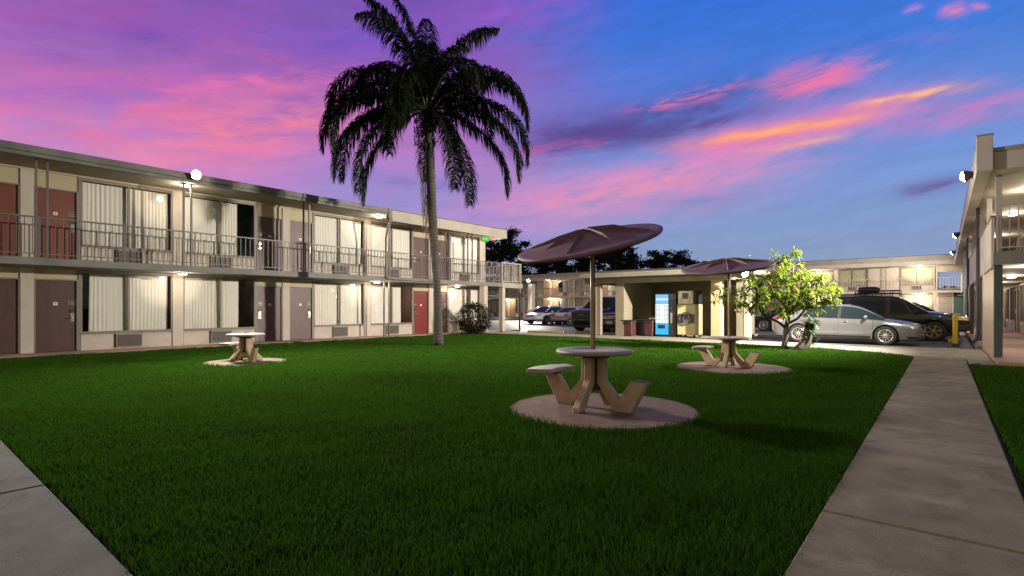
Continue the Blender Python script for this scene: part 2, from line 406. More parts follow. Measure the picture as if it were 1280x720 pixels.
def blob(c, px0, py0, px1, py1, b, color, strength, nz=None, gain=2.0, off=.5, pw=1.0):
    """a soft cloud stretched between two spots of sky, b = half thickness (px scale)"""
    a1, e1 = azel(px0, py0); a2, e2 = azel(px1, py1)
    ca, ce = (a1+a2)/2, (e1+e2)/2; L = math.hypot(a2-a1, e2-e1)/2; th = math.atan2(e2-e1, a2-a1)
    hb = b/F_PX*math.cos(ca+YAW)
    dx = t.m('SUBTRACT', az, ca); dy = t.m('SUBTRACT', el, ce)
    u = t.m('DIVIDE', t.m('ADD', t.m('MULTIPLY', dx, math.cos(th)), t.m('MULTIPLY', dy, math.sin(th))), L)
    v = t.m('DIVIDE', t.m('SUBTRACT', t.m('MULTIPLY', dy, math.cos(th)), t.m('MULTIPLY', dx, math.sin(th))), hb)
    q = t.m('ADD', t.m('POWER', t.m('ABSOLUTE', u), 3.0), t.m('MULTIPLY', v, v))
    mk = t.m('EXPONENT', t.m('MULTIPLY', q, -1.0))
    if nz is not None:
        mk = t.m('MULTIPLY', mk, t.m('MULTIPLY_ADD', t.m('SUBTRACT', nz, .5), gain*3, off, clamp=True))
    mk = t.m('MULTIPLY', mk, strength, clamp=True)
    return t.mix(mk, c, srgb(*color))
c = skyc
# broad left glow
c = blob(c, -150,160, 420,130, 72, (230,118,162), .80, n2, 1.5, .55)
c = blob(c, -120,205, 330,215, 40, (222,146,196), .80, n1, 1.2, .7)
c = blob(c, -60,120, 300,95, 16, (140,84,196), .65, n3, 1.5, .55)
c = blob(c, 60,175, 300,150, 8, (170,104,200), .55, n3, 1.8, .5)
c = blob(c, 120,112, 420,92, 7, (236,116,172), .6, n3, 1.8, .5)
c = blob(c, 150,190, 470,130, 34, (242,128,150), .75, n3, 1.5, .55)
c = blob(c, -60,30, 330,20, 28, (168,76,166), .45, n2, 1.6, .45)
c = blob(c, 20,58, 260,50, 20, (98,78,186), .75, n2, 1.4, .6)
c = blob(c, 300,40, 560,60, 34, (112,84,204), .6, n1, 1.0, .6)
c = blob(c, 380,235, 660,262, 42, (146,142,206), .95, n1, 1.0, .9)
c = blob(c, 420,215, 640,238, 9, (108,100,186), .6, n3, 1.8, .5)
c = blob(c, 440,262, 620,272, 6, (176,140,208), .6, n3, 1.8, .5)
c = blob(c, 380,190, 520,206, 10, (176,120,206), .5, n3, 1.6, .5)
c = blob(c, 560,30, 780,-25, 30, (160,92,205), .70, n2, 1.4, .55)
# middle pink deck
c = blob(c, 600,262, 1000,192, 36, (216,142,196), .90, n2, 1.1, .80)
c = blob(c, 640,258, 960,208, 18, (236,142,170), .70, n3, 1.5, .6)
c = blob(c, 630,125, 900,105, 34, (140,120,208), .55, n1, 1.2, .55)
# dark purple bank
c = blob(c, 610,188, 975,112, 26, (88,76,152), .95, n2, 1.5, .85)
c = blob(c, 640,150, 850,128, 12, (104,100,184), .6, n3, 1.8, .5)
c = blob(c, 760,178, 960,140, 8, (74,56,124), .7, n3, 1.8, .55)
c = blob(c, 655,168, 800,158, 12, (88,62,128), .7, n3, 1.2, .6)
c = blob(c, 640,190, 760,178, 7, (214,92,150), .7, n3, 1.6, .5)
c = blob(c, 800,136, 925,104, 7, (240,110,150), .85, n3, 2.2, .4)
# orange-lit streaks
c = blob(c, 850,195, 1150,120, 22, (226,128,190), .85, n2, 1.2, .7)
c = blob(c, 955,112, 1080,84, 17, (244,118,160), .95, n3, 1.6, .75)
c = blob(c, 845,183, 1105,138, 9, (246,132,140), .85, n3, 1.3, .85)
c = blob(c, 885,176, 1080,144, 4.4, (255,178,108), .80, n3, 1.0, .9)
c = blob(c, 1060,132, 1222,104, 6.5, (250,152,134), .85, n3, 1.3, .85)
c = blob(c, 1085,126, 1195,107, 3.0, (255,198,140), .8, n3, 1.0, .9)
c = blob(c, 925,192, 1055,170, 6, (250,166,140), .75, n3, 1.5, .7)
c = blob(c, 1110,158, 1330,118, 16, (206,124,186), .85, n2, 1.3, .7)
c = blob(c, 1120,240, 1215,224, 9, (104,84,150), .85, n3, 1.2, .75)
c = blob(c, 1180,14, 1212,8, 6, (238,130,185), .9, n3, 1.6, .7)
c = blob(c, 1132,10, 1156,5, 4, (190,130,205), .8, n3, 1.6, .6)
c = blob(c, 1216,9, 1234,6, 4, (225,130,190), .8, n3, 1.6, .6)
c = blob(c, 1080,88, 1110,84, 5, (232,140,180), .7, n3, 2, .5)
c = blob(c, 1060,62, 1210,44, 8, (130,120,205), .5, n3, 1.4, .5)
c = blob(c, 780,262, 1000,232, 14, (150,140,196), .6, n3, 1.4, .55)
c = blob(c, 830,255, 930,245, 7, (110,128,180), .5, n3, 1.6, .5)
# western afterglow behind the camera
back = t.m('MULTIPLY_ADD', t.m('ADD', t.m('MULTIPLY', X, FW[0]), t.m('MULTIPLY', Y, FW[1])), -1.6, -.1, clamp=True)
glow = t.ramp(t.m('DIVIDE', el0, R(70), clamp=True), [(0, (.36,.31,.17,1)), (.3, (.30,.26,.15,1)), (.7, (.16,.15,.095,1)), (1, (.10,.10,.075,1))])
c = t.mix(1.0, c, t.m('MULTIPLY_ADD', n3, .36, .82), 'MULTIPLY')
c = t.mix(back, c, glow)
zen = t.m('MULTIPLY_ADD', Z, 3.2, -1.85, clamp=True)
c = t.mix(zen, c, (.10,.10,.075,1))
# a trace of physical twilight sky
nish = t.n('ShaderNodeTexSky', sky_type='NISHITA', sun_disc=False)
SUN_EL, SUN_AZ = R(4), R(195)         # the sun is just down, behind the camera
nish.sun_elevation = SUN_EL; nish.sun_rotation = SUN_AZ
bg1 = t.n('ShaderNodeBackground'); t.l(c, bg1.inputs[0]); bg1.inputs[1].default_value = 1.0
bg2 = t.n('ShaderNodeBackground'); t.l(nish.outputs[0], bg2.inputs[0]); bg2.inputs[1].default_value = .004
ad = t.n('ShaderNodeAddShader'); t.l(bg1.outputs[0], ad.inputs[0]); t.l(bg2.outputs[0], ad.inputs[1]); t.l(ad.outputs[0], wout.inputs[0])
# low afterglow sun: very soft and weak
sun = bpy.data.lights.new('sun', 'SUN'); sun.energy = .15; sun.angle = R(40); sun.color = (1,.80,.58)
suno = bpy.data.objects.new('sun', sun); col.objects.link(suno)
sd = Vector((math.sin(SUN_AZ)*math.cos(R(52)), math.cos(SUN_AZ)*math.cos(R(52)), math.sin(R(52))))
suno.rotation_euler = sd.to_track_quat('Z', 'Y').to_euler(); suno.location = (0,-10,20)

def lamp_light(parent, loc, energy, color=(1,.86,.69), radius=.08, spot=None, aim=None, blend=.6):
    kind = 'SPOT' if spot else 'POINT'
    ld = bpy.data.lights.new('lamp_light', kind); ld.energy = energy; ld.color = color; ld.shadow_soft_size = radius
    if spot: ld.spot_size = R(spot); ld.spot_blend = blend
    o = bpy.data.objects.new('lamp_light', ld); col.objects.link(o); o.parent = parent; o.location = loc
    if aim is not None: o.rotation_euler = (-Vector(aim)).to_track_quat('Z', 'Y').to_euler()
    return o
# ------------------------------------------------------------------ ground sheets (the setting)
def sheet(name, poly, z, m, thick=None):
    b = MB()
    if thick is None:
        b.add([(x,y,z) for x,y in poly], [list(range(len(poly)))])
    else:
        b.prism(poly, lambda u,v,w: (u,v,w), z-thick, z)
    return tag(b.build(name, m), kind='structure')
sheet('ground', [(-700,-700),(700,-700),(700,700),(-700,700)], -.03, M['ground'])
LAWN = [(-18.9,.85),(-.62,.85),(-.62,17.9),(-1.0,18.35),(-2.0,19.05),(-3.3,19.75),(-4.3,19.9),(-18.9,19.9)]
LAWN2 = [(.46,-6.0),(9.0,-6.0),(9.0,16.3),(.46,16.3)]
sheet('lawn', LAWN, .0, M['soil'])
sheet('lawn', LAWN2, .0, M['soil'])
sheet('parking_lot', [(-80,21.9),(.9,21.9),(.9,54.0),(-80,54.0)], -.012, M['asphalt'])
# paths
b = MB()
ys = [-3.0,-.3,.85,3.95,7.05,10.15,13.25,16.35,17.9]
for a, c_ in zip(ys, ys[1:]):
    b.box(-.62,a+.010,-.1,.43,c_-.010,.022)
o = b.build('path', M['concrete'], bevel=.012, seg=1); tag(o, kind='structure')
b = MB(); b.box(-.60,-3,-.05,.41,17.8,.012); tag(b.build('path_joint_bed', M['joint']), kind='structure')
b = MB()
xs = [-22,-19,-16,-13,-10,-7.6,-5.2,-2.8,-.62]
for a, c_ in zip(xs, xs[1:]):
    b.box(a+.010,-.62,-.1,c_-.010,.83,.022)
o = b.build('walkway', M['concrete_grey'], bevel=.012, seg=1); tag(o, kind='structure')
b = MB(); b.box(-22,-.6,-.05,-.62,.81,.012); tag(b.build('walkway_joint_bed', M['joint']), kind='structure')
# concrete apron between lawn and parking lot, running to the right wing
sheet('apron', [(-19.0,19.92),(-4.3,19.92),(-3.3,19.77),(-2.0,19.07),(-1.0,18.37),(-.60,17.92),(.45,17.92),(.45,16.32),(.93,16.32),(.93,22.2),(-2.3,21.2),(-4.0,21.9),(-19.0,21.9)], .024, M['concrete_pale'], .12)
# thin joints of the apron
b = MB()
for x in (-16,-13,-10,-7,-4.2): b.box(x-.008,19.95,.0245,x+.008,21.85,.0275)
b.box(-.6,17.925,.0245,.44,17.945,.0275)
tag(b.build('apron_joint', M['joint']), kind='structure')
# kerbed walkway under the right wing
sheet('covered_walkway', [(.95,16.32),(9.0,16.32),(9.0,16.9),(2.8,16.9),(2.8,53.9),(.95,53.9)], .11, M['concrete_pink'], .2)
b = MB(); b.box(.80,22.21,-.1,.947,53.9,.125); tag(b.build('kerb', M['concrete_pale'], bevel=.02), kind='structure')
# walkway along the left wing
sheet('building_walkway', [(-20.0,-6),(-18.93,-6),(-18.93,23.8),(-20.0,23.8)], .05, M['concrete_pink'], .15)
# far walkway
b = MB(); b.box(-60,54.0,-.1,.79,55.4,.1); tag(b.build('far_walkway', M['concrete_pale']), kind='structure')
# bay lines painted on the asphalt
b = MB()
for x in (-26.4,-23.7,-21.0,-18.3,-15.7,-13.0): b.box(x-.05,22.6,-.009,x+.05,27.6,-.006)
for x in (-30,-27.3,-24.6,-21.9,-19.2,-16.5,-13.8): b.box(x-.05,31.5,-.009,x+.05,37,-.006)
for y in (22.55,25.7,29.6,32.6): b.box(-5.6,y-.05,-.009,.4,y+.05,-.006)
tag(b.build('bay_line', M['paint_white']), kind='structure')
# low clipped strips where the asphalt meets the pads
PADS = [(-3.48,6.10,1.22,'pad'), (-3.62,12.05,1.20,'pad'), (-13.28,5.86,.95,'pad_yellow')]
for x, y, r, mm in PADS:
    zt_ = .03 if mm == 'pad' else .014
    b = MB(); b.lathe([(0,zt_),(r-.02,zt_),(r,zt_-.014),(r,-.05)], (0,0,0), 64, sm=False)
    tag(b.build('concrete_pad', M[mm], loc=(x,y,0)), kind='structure')

# ------------------------------------------------------------------ grass: blades, one object
def in_poly(px, py, poly):
    ins = np.zeros(px.shape, bool); n = len(poly)
    for i in range(n):
        x1,y1 = poly[i]; x2,y2 = poly[(i+1)%n]
        if y1 == y2: continue
        cnd = ((y1 > py) != (y2 > py)) & (px < (x2-x1)*(py-y1)/(y2-y1)+x1)
        ins ^= cnd
    return ins
def make_grass():
    g = np.random.default_rng(3)
    P = []
    for d0, d1, dens, wid, hgt in ((1.0,4.5,5200,.005,.060),(4.5,8.5,3300,.007,.058),(8.5,14,1500,.0105,.058),(14,30,800,.0165,.060)):
        x0, x1, y0, y1 = -19.5, 9, .5, 20.2
        n = int((x1-x0)*(y1-y0)*dens)
        px = g.uniform(x0,x1,n); py = g.uniform(y0,y1,n)
        d = px*FW[0]+py*FW[1]; u = px*RT[0]+py*RT[1]
        dj = d + g.uniform(-.6,.6,n)
        k = (dj>d0)&(dj<=d1)&(np.abs(u) < 1.45*np.maximum(d,.1)+1.5)
        px, py = px[k], py[k]
        ins = (in_poly(px+g.normal(0,.018,px.size), py+g.normal(0,.018,px.size), LAWN)|in_poly(px+g.normal(0,.012,px.size), py, LAWN2))
        for cx_, cy_, r, _ in PADS: ins &= (np.hypot(px-cx_, py-cy_) > r-.015+g.normal(0,.02,px.size))
        ins &= np.hypot(px+13.74, py-12.66) > .30
        px, py = px[ins], py[ins]; m = px.size
        # tufty: a slow height field
        hf = .78+.30*np.sin(px*1.9+1.3*np.sin(py*1.1))*np.sin(py*2.3+.7*np.sin(px*1.7)) + .18*np.sin(px*6.1+py*4.3)*np.sin(py*7.7-px*3.1)
        h = hgt*np.clip(hf,.62,1.35)*g.uniform(.6,1.35,m)
        # longer untrimmed blades round the pads
        for cx_, cy_, r, _ in PADS:
            h *= 1+.5*np.exp(-((np.hypot(px-cx_,py-cy_)-r)/.12)**2)
        P.append(np.stack([px,py,h,np.full(m,wid)*g.uniform(.7,1.3,m)],1))
    P = np.concatenate(P); m = len(P)
    px,py,h,wd = P.T
    a = g.uniform(0,2*PI,m); la = g.uniform(0,2*PI,m); le = h*g.uniform(.15,.85,m)
    sx_, sy_ = np.cos(a)*wd/2, np.sin(a)*wd/2
    lx, ly = np.cos(la)*le, np.sin(la)*le
    V = np.zeros((m,5,3), np.float32)
    V[:,0] = np.stack([px-sx_,py-sy_,np.full(m,-.004)],1); V[:,1] = np.stack([px+sx_,py+sy_,np.full(m,-.004)],1)
    V[:,2] = np.stack([px-sx_*.8+lx*.32,py-sy_*.8+ly*.32,h*.58],1); V[:,3] = np.stack([px+sx_*.8+lx*.32,py+sy_*.8+ly*.32,h*.58],1)
    V[:,4] = np.stack([px+lx,py+ly,h*.95],1)
    o = (np.arange(m)*5)[:,None]
    L = np.concatenate([o+0,o+1,o+3,o+2,o+2,o+3,o+4],1).astype(np.int32).ravel()
    ls = (np.arange(m)*7)[:,None]
    st = np.concatenate([ls,ls+4],1).astype(np.int32).ravel()
    me = bpy.data.meshes.new('grass')
    me.vertices.add(m*5); me.vertices.foreach_set('co', V.ravel())
    me.loops.add(m*7); me.loops.foreach_set('vertex_index', L)
    me.polygons.add(m*2); me.polygons.foreach_set('loop_start', st)
    me.polygons.foreach_set('use_smooth', np.ones(m*2, bool))
    me.update(calc_edges=True); me.validate()
    me.materials.append(M['grass'])
    ob = bpy.data.objects.new('grass', me); col.objects.link(ob)
    tag(ob, 'mown green lawn grass covering the courtyard between the paths', 'grass', kind='stuff')
    print('blades', m)
make_grass()
# ------------------------------------------------------------------ motel wings. local frame: x along the facade, outside is -y
def door(root, x0, x1, z0, z1, dm, hinge_right, detail=True, notice=True, hm='metal'):
    b = MB(); b.box(x0+.045,.045,z0,x1-.045,.09,z1-.045)
    d = b.build('door', M[dm], root)
    f = MB()
    f.box(x0,-.012,z0,x0+.043,.10,z1); f.box(x1-.043,-.012,z0,x1,.10,z1); f.box(x0+.043,-.01,z1-.043,x1-.043,.10,z1)
    f.build('door_frame', M['trim'], d)
    if not detail: 
        hx = x0+.13 if hinge_right else x1-.13
        b = MB(); b.box(hx-.03,-.005,z0+.9,hx+.03,.044,z0+1.15); b.build('handle', M[hm], d); return d
    hx = x0+.135 if hinge_right else x1-.135; s = 1 if hinge_right else -1
    b = MB(); b.box(hx-.045,.028,z0+.86,hx+.045,.0445,z0+1.12); b.tube([(hx,.03,z0+.97),(hx,-.03,z0+.97),(hx+s*.02,-.035,z0+.97),(hx+s*.115,-.03,z0+.965)],.012,8)
    b.tube([(hx,.03,z0+.89),(hx,.015,z0+.89)],.02,10)
    b.build('handle', M[hm], d)
    b = MB(); b.box(hx-.05,.02,z0+1.122,hx+.05,.0445,z0+1.22); b.build('lock_reader', M['black'], d)
    # framed room plate with unreadable strokes
    pz = z0+1.42; px = hx
    b = MB(); b.box(px-.085,.036,pz-.06,px+.085,.0445,pz+.06,0)
    for (a0,c0,a1,c1) in ((-.085,.052,.085,.06),(-.085,-.06,.085,-.052),(-.085,-.052,-.077,.052),(.077,-.052,.085,.052)):
        b.box(px+a0,.031,pz+c0,px+a1,.0355,pz+c1,1)
    for k in range(3): b.box(px-.045+k*.032,.031,pz-.016,px-.022+k*.032,.0355,pz+.012,1)
    b.build('room_plate', [M['plate_dark'], M['plate_line']], d)
    if notice:
        mx = (x0+x1)/2+.02*s; mz = z0+1.39
        b = MB(); b.box(mx-.05,.036,mz-.045,mx+.05,.0445,mz+.045,0); b.box(mx-.022,.031,mz-.014,mx+.022,.0355,mz+.014,1)
        b.build('notice', [M['plate_white'], M['plate_dark']], d)
    return d

def curtain_mesh(x0, x1, z0, z1, seed, amp=.016, pitch=.10, tie=0.0):
    r_ = random.Random(seed); n = max(8, int((x1-x0)/.018)); rows = 7
    ph = r_.uniform(0,6); vs = []; fs = []
    for j in range(rows):
        tz = j/(rows-1)
        for i in range(n+1):
            x = x0+(x1-x0)*i/n; q = x/pitch*2*PI+ph
            q += 2.2*math.sin(x*2.3+seed)+1.3*math.sin(x*5.1+seed*2)+.5*math.sin(x*11+seed)*(1-tz)
            a = amp*(.5+.6*(1-tz))*(.65+.55*math.sin(x*3.1+seed*1.7)+.3*math.sin(x*7.7+seed))
            y = a*math.sin(q)+.5*a*math.sin(2*q+1+1.5*tz)
            xx = x + .02*math.cos(q)*(1-tz)+ .05*(1-tz)*math.sin(x*1.9+seed)*tie
            vs.append((xx,.15+y,z1-(z1-z0)*(1-tz) if False else z0+(z1-z0)*tz))
    for j in range(rows-1):
        for i in range(n):
            a = j*(n+1)+i; fs.append((a,a+1,a+n+2,a+n+1))
    b = MB(); b.add(vs, fs, 0, True); return b

def window(root, x0, x1, z0, z1, seed, gaps=((0,1),), cm='curtain', detail=True, mull=True):
    """aluminium-framed window: frame, glass, curtains"""
    f = MB(); w_ = .045
    f.box(x0,-.008,z0,x0+w_,.075,z1); f.box(x1-w_,-.008,z0,x1,.075,z1)
    f.box(x0+w_,-.006,z0,x1-w_,.075,z0+w_); f.box(x0+w_,-.006,z1-w_,x1-w_,.075,z1)
    xm = (x0+x1)/2
    if mull: f.box(xm-.028,-.004,z0+w_,xm+.028,.075,z1-w_)
    f.box(x0-.0,-.04,z0-.03,x1,-.0095,z0+.012)
    w = f.build('window', M['trim'], root)
    g = MB(); g.add([(x0+w_,.03,z0+w_),(x1-w_,.03,z0+w_),(x1-w_,.03,z1-w_),(x0+w_,.03,z1-w_)], [(0,1,2,3)])
    g.build('glass', M['glass'], w)
    rg_ = random.Random(int(seed*100))
    for k, (a, c_) in enumerate(gaps):
        if a == 0 and rg_.random() < .5: a = rg_.uniform(.0,.035)
        if c_ == 1 and rg_.random() < .5: c_ = 1-rg_.uniform(.0,.035)
        curtain_mesh(x0+.03+(x1-x0-.06)*a, x0+.03+(x1-x0-.06)*c_, z0+.03, z1-.06, seed+k*1.37, pitch=.105 if detail else .2).build('curtain', M[cm], w)
    return w

def aircon(root, xc, z0, cm='ac', gm='ac_dark', w=.70, h=.42):
    b = MB(); b.box(xc-w/2,-.07,z0,xc+w/2,.05,z0+h)
    a = b.build('air_conditioner', M[cm], root, bevel=.008, seg=1)
    g = MB(); n = 13
    g.box(xc-w/2+.03,-.074,z0+.03,xc+w/2-.03,-.0705,z0+h-.03)
    for k in range(n):
        zz = z0+.045+(h-.1)*k/(n-1)
        g.box(xc-w/2+.035,-.084,zz,xc+w/2-.035,-.0745,zz+.012)
    g.build('grille', M[gm], a)

def halfbay(root, D, s, hb, z0, zl, storey, dm, seed, gaps=((0,1),), cm='curtain', detail=True, notice=True, acm=('ac','ac_dark'), hm='metal', pil='pilaster', clear=None):
    """D: x of the pilaster between two doors; s=+1/-1 direction; hb: length; z0 floor, zl ceiling"""
    def X(a): return D+s*a
    def bx(b, a0, y0, zz0, a1, y1, zz1, mi=0): b.box(X(a0), y0, zz0, X(a1), y1, zz1, mi)
    dz = z0+2.12
    a = [X(.14), X(1.14)]; x0, x1 = min(a), max(a)
    door(root, x0, x1, z0+.01, dz, dm, hinge_right=(s < 0), detail=detail, notice=notice, hm=hm)
    wl = MB()
    bx(wl, .14, .02, dz, 1.14, .08, zl-.001)                      # transom panel
    wl.build('transom', M['transom'], root)
    wl = MB(); bx(wl, 1.14, -.01, dz-.02 if False else z0, 1.19, .10, zl-.001); wl.build('jamb_post', M['trim'], root)
    sill = z0+.52; wt = zl-.04
    a = [X(1.19), X(hb-.16)]; x0, x1 = min(a), max(a)
    window(root, x0, x1, sill, wt, seed, gaps, cm, detail)
    wl = MB(); wl.box(x0,.01,z0,x1,.09,sill-.031); 
    xm = (x0+x1)/2
    wl.build('spandrel', M['spandrel'], root)
    tr = MB()
    for q in ((x0,.0,z0,x0+.02,.0095,sill-.031),(x1-.02,.0,z0,x1,.0095,sill-.031),(xm-.39,-.004,z0,xm-.365,.0095,sill-.031),(x0,-.002,wt+.001,x1,.075,zl-.001)):
        tr = MB(); tr.box(*q); tr.build('trim_strip', M['trim'], root)
    aircon(root, xm, z0+.05, *acm)
    p = MB(); bx(p, hb-.16, -.03, z0-.0, hb-.0005, .14, zl-.001); p.build('pilaster', M[pil], root)
    p = MB(); bx(p, 0.0005, -.03, z0, .14, .14, zl-.001); p.build('pilaster', M[pil], root)

def railing(root, p0, p1, z0, h=1.1, sp=.155, m='rail', r=.009, toph=.04, posts=1.9):
    b = MB(); L = math.hypot(p1[0]-p0[0], p1[1]-p0[1]); dx, dy = (p1[0]-p0[0])/L, (p1[1]-p0[1])/L
    MX = Matrix(((dx,-dy,0),(dy,dx,0),(0,0,1)))
    cx_, cy_ = (p0[0]+p1[0])/2, (p0[1]+p1[1])/2
    b.obox((cx_,cy_,z0+h-toph/2),(L/2,.022,toph/2),MX); b.obox((cx_,cy_,z0+.10),(L/2,.014,.013),MX)
    n = int(L/sp)
    for k in range(n+1):
        q = (k+.5)*L/(n+1)
        b.obox((p0[0]+dx*q,p0[1]+dy*q,z0+(h-toph+.10)/2+.005),(r,r,(h-toph-.10)/2-.006),MX)
    n = max(1,int(round(L/posts)))
    for k in range(n+1):
        q = min(max(k*L/n,.02),L-.02)
        b.obox((p0[0]+dx*q,p0[1]+dy*q,z0+(h-toph)/2),(.018,.018,(h-toph)/2-.001),MX)
    return b.build('railing', M[m], root)

# ---- left wing ------------------------------------------------------------
LB = thing('motel_wing', 'long two-storey motel wing with brown balcony rail and red-brown doors along the lawn', 'building', (-20,0,0), R(90))
Z1 = (.05,2.47); Z2 = (2.68,5.24); HB = 3.78
lay = [(-4.76,1,'door_dark','door_red'),(2.8,-1,'door_dark','door_red'),(2.8,1,'door_dark','door_red'),(10.36,-1,'door_brown','door_brown'),(10.36,1,'door_brown','door_brown'),(17.92,-1,'door_bright','door_brown'),(17.92,1,'door_brown','door_brown')]
gl = {2:(((.09,.50),(.50,.97)), ((0.0,.5),(.5,.97))), 3:(((.22,.985),), ((.24,1.0),)), 4:(((.0,.985),), ((0,.985),)), 5:(((.25,1),), ((0,1),)), 6:(((0,1),), ((0,1),))}
for i, (D, s, d1, d2) in enumerate(lay):
    g1, g2 = gl.get(i, (((0,1),), ((0,1),)))
    if s < 0: g1 = tuple((1-c_, 1-a) for a, c_ in g1); g2 = tuple((1-c_, 1-a) for a, c_ in g2)
    if s < 0 and i == 3: g1 = ((0,.78),); g2 = ((0,.76),)
    if s < 0 and i == 5: g1 = ((0,.76),)
    halfbay(LB, D, s, HB, Z1[0], Z1[1], 0, d1, 11.3*i+1, g1, 'curtain')
    halfbay(LB, D, s, HB, Z2[0], Z2[1], 1, d2, 7.7*i+40, g2, 'curtain')
x0b, x1b = -4.76, 21.70
b = MB(); b.box(x0b,.1505,.0,x0b+.15,9,5.2); b.box(x1b-.0,-.02,.0,x1b+.28,9,5.24); b.box(x0b+.15,8.8,0,x1b,9,5.2)
for xx in (-.98,2.8,6.58,10.36,14.14,17.92): b.box(xx-.06,.1505,.06,xx+.06,4.5,5.2)
b.build('wall', M['stucco'], LB)
b = MB(); b.box(x0b+.2,4.5,.06,x1b-.05,4.55,5.2); b.box(x0b+.2,.22,.06,x1b-.05,4.5,.07); b.box(x0b+.2,.26,2.676,x1b-.05,4.5,2.69)
b.build('room_shell', M['room'], LB)
b = MB(); b.box(14.3,2.2,.08,17.8,2.25,2.4); b.build('room_wall', M['room_pink'], LB)
b = MB(); b.box(16.55,2.15,1.15,17.0,2.199,1.85,0); b.box(16.6,2.14,1.2,16.95,2.1495,1.8,1); b.build('room_picture', [M['plate_dark'], M['plate_white']], LB)
lamp_light(LB, (16.7,1.2,1.9), 14, (1,.72,.55), .15)
# balcony slab and its fascia, header strips
b = MB(); b.box(x0b,-1.30,2.475,23.72,.145,2.68); b.box(x0b,.146,2.475,x1b,9,2.68)
b.build('balcony', M['slab'], LB, bevel=.01, seg=1)
b = MB(); b.box(x0b,-.034,5.241,x1b+.27,.15,5.30); b.build('header_strip', M['transom'], LB)
# roof: left part with a low metal fascia, right part with a deeper boxed fascia
b = MB(); b.box(x0b,-1.72,5.305,14.0,9.2,5.45); rf = b.build('roof', M['soffit'], LB)
b = MB(); b.box(x0b,-1.75,5.26,13.93,-1.721,5.36,0); b.box(x0b,-1.785,5.361,13.93,-1.70,5.54,0); b.build('fascia', M['fascia'], rf, bevel=.006, seg=1)
b = MB(); b.box(14.005,-1.70,5.305,21.72,9.2,5.50); rf2 = b.build('roof', M['soffit'], LB)
b = MB(); b.box(14.15,-1.76,5.04,21.72,-1.701,5.50,0); b.box(21.721,-1.76,5.04,21.80,9.2,5.50,0); b.box(14.15,-1.79,5.501,21.83,-1.66,5.545,1); b.box(21.70,-1.66,5.501,21.83,9.2,5.545,1)
b.build('fascia', [M['fascia_pale'], M['fascia']], rf2, bevel=.006, seg=1)
b = MB(); b.box(13.94,-1.80,5.12,14.14,-1.62,5.56); b.prism([(-1.80,5.12),(-1.62,5.12),(-1.66,4.96),(-1.76,4.96)], lambda u,v,w_:(w_,u,v), 13.97, 14.11)
b.build('rain_hopper', M['fascia'], LB, bevel=.006, seg=1)
railing(LB, (x0b,-1.26), (21.9,-1.26), 2.681, 1.10, .158, 'rail')
def pole(x, z0, z1, y=-1.27, r=.026, m='rail'):
    b = MB(); b.box(x-r,y-r,z0,x+r,y+r,z1); b.build('pole', M[m], LB)
for x in (-4.6,2.80,3.03,6.33,6.55,10.39,10.62,14.37,17.72,17.95,19.28,19.6): pole(x, 2.681, 5.304)
for x in (14.10,14.37): pole(x, .05, 2.474)
b = MB(); b.tube([(14.07,-1.72,4.97),(14.07,-1.55,4.7),(14.10,-1.40,4.3),(14.10,-1.40,2.9),(14.13,-1.38,2.66),(14.22,-1.36,2.60),(14.8,-1.36,2.585),(16.8,-1.36,2.575)],.045,10); b.build('downspout', M['pipe'], LB)
b = MB(); b.tube([(19.05,-.25,2.6),(19.05,-.25,5.2)],.05,10); b.build('downspout', M['fascia_white'], LB)
# corner columns and the landing beyond the end wall
b = MB(); b.box(20.55,-1.22,.05,20.85,-.92,2.474); b.build('column', M['pilaster'], LB)
b = MB(); b.box(21.98,-1.28,.05,22.22,-1.04,2.474); b.build('column', M['pilaster'], LB)
b = MB(); b.box(23.52,-1.27,.03,23.6,-1.19,2.474); b.build('post', M['pipe'], LB)
b = MB(); b.box(21.95,-1.315,2.42,23.74,-1.303,2.70); b.box(23.723,-1.30,2.42,23.74,3.0,2.70); b.build('landing_edge', M['fascia_pale'], LB)
railing(LB, (21.95,-1.26), (23.66,-1.26), 2.681, 1.14, .13, 'rail_white', .011)
railing(LB, (23.66,-1.2), (23.66,2.9), 2.681, 1.14, .13, 'rail_white', .011)
# stair flight down from the landing, going back along the end wall
st = thing('outdoor_staircase', 'concrete stair flight with pale stringer below the landing past the wing end', 'staircase', (-20,0,0), R(90))
b = MB(); n = 14
for k in range(n):
    z = 2.60-.18*(k+1); y = .1+.28*k
    b.box(22.25,y,z-.06,23.55,y+.30,z)
b.build('tread', M['slab'], st)
b = MB()
for x in (22.2,23.56): b = MB(); b.prism([(.0,2.47),(.0,2.2),(3.9,-.1),(4.2,.1)], lambda u,v,w_:(w_,u,v), x, x+.05); b.build('stringer', M['pilaster'], st)
for x in (22.22,23.58):
    b = MB(); b.tube([(x,.1,3.5),(x,4.0,1.0)],.02,8)
    for k in range(9): b.tube([(x,.2+.45*k,2.3-.288*k),(x,.2+.45*k,3.44-.288*k)],.01,6)
    b.build('handrail', M['rail'], st)

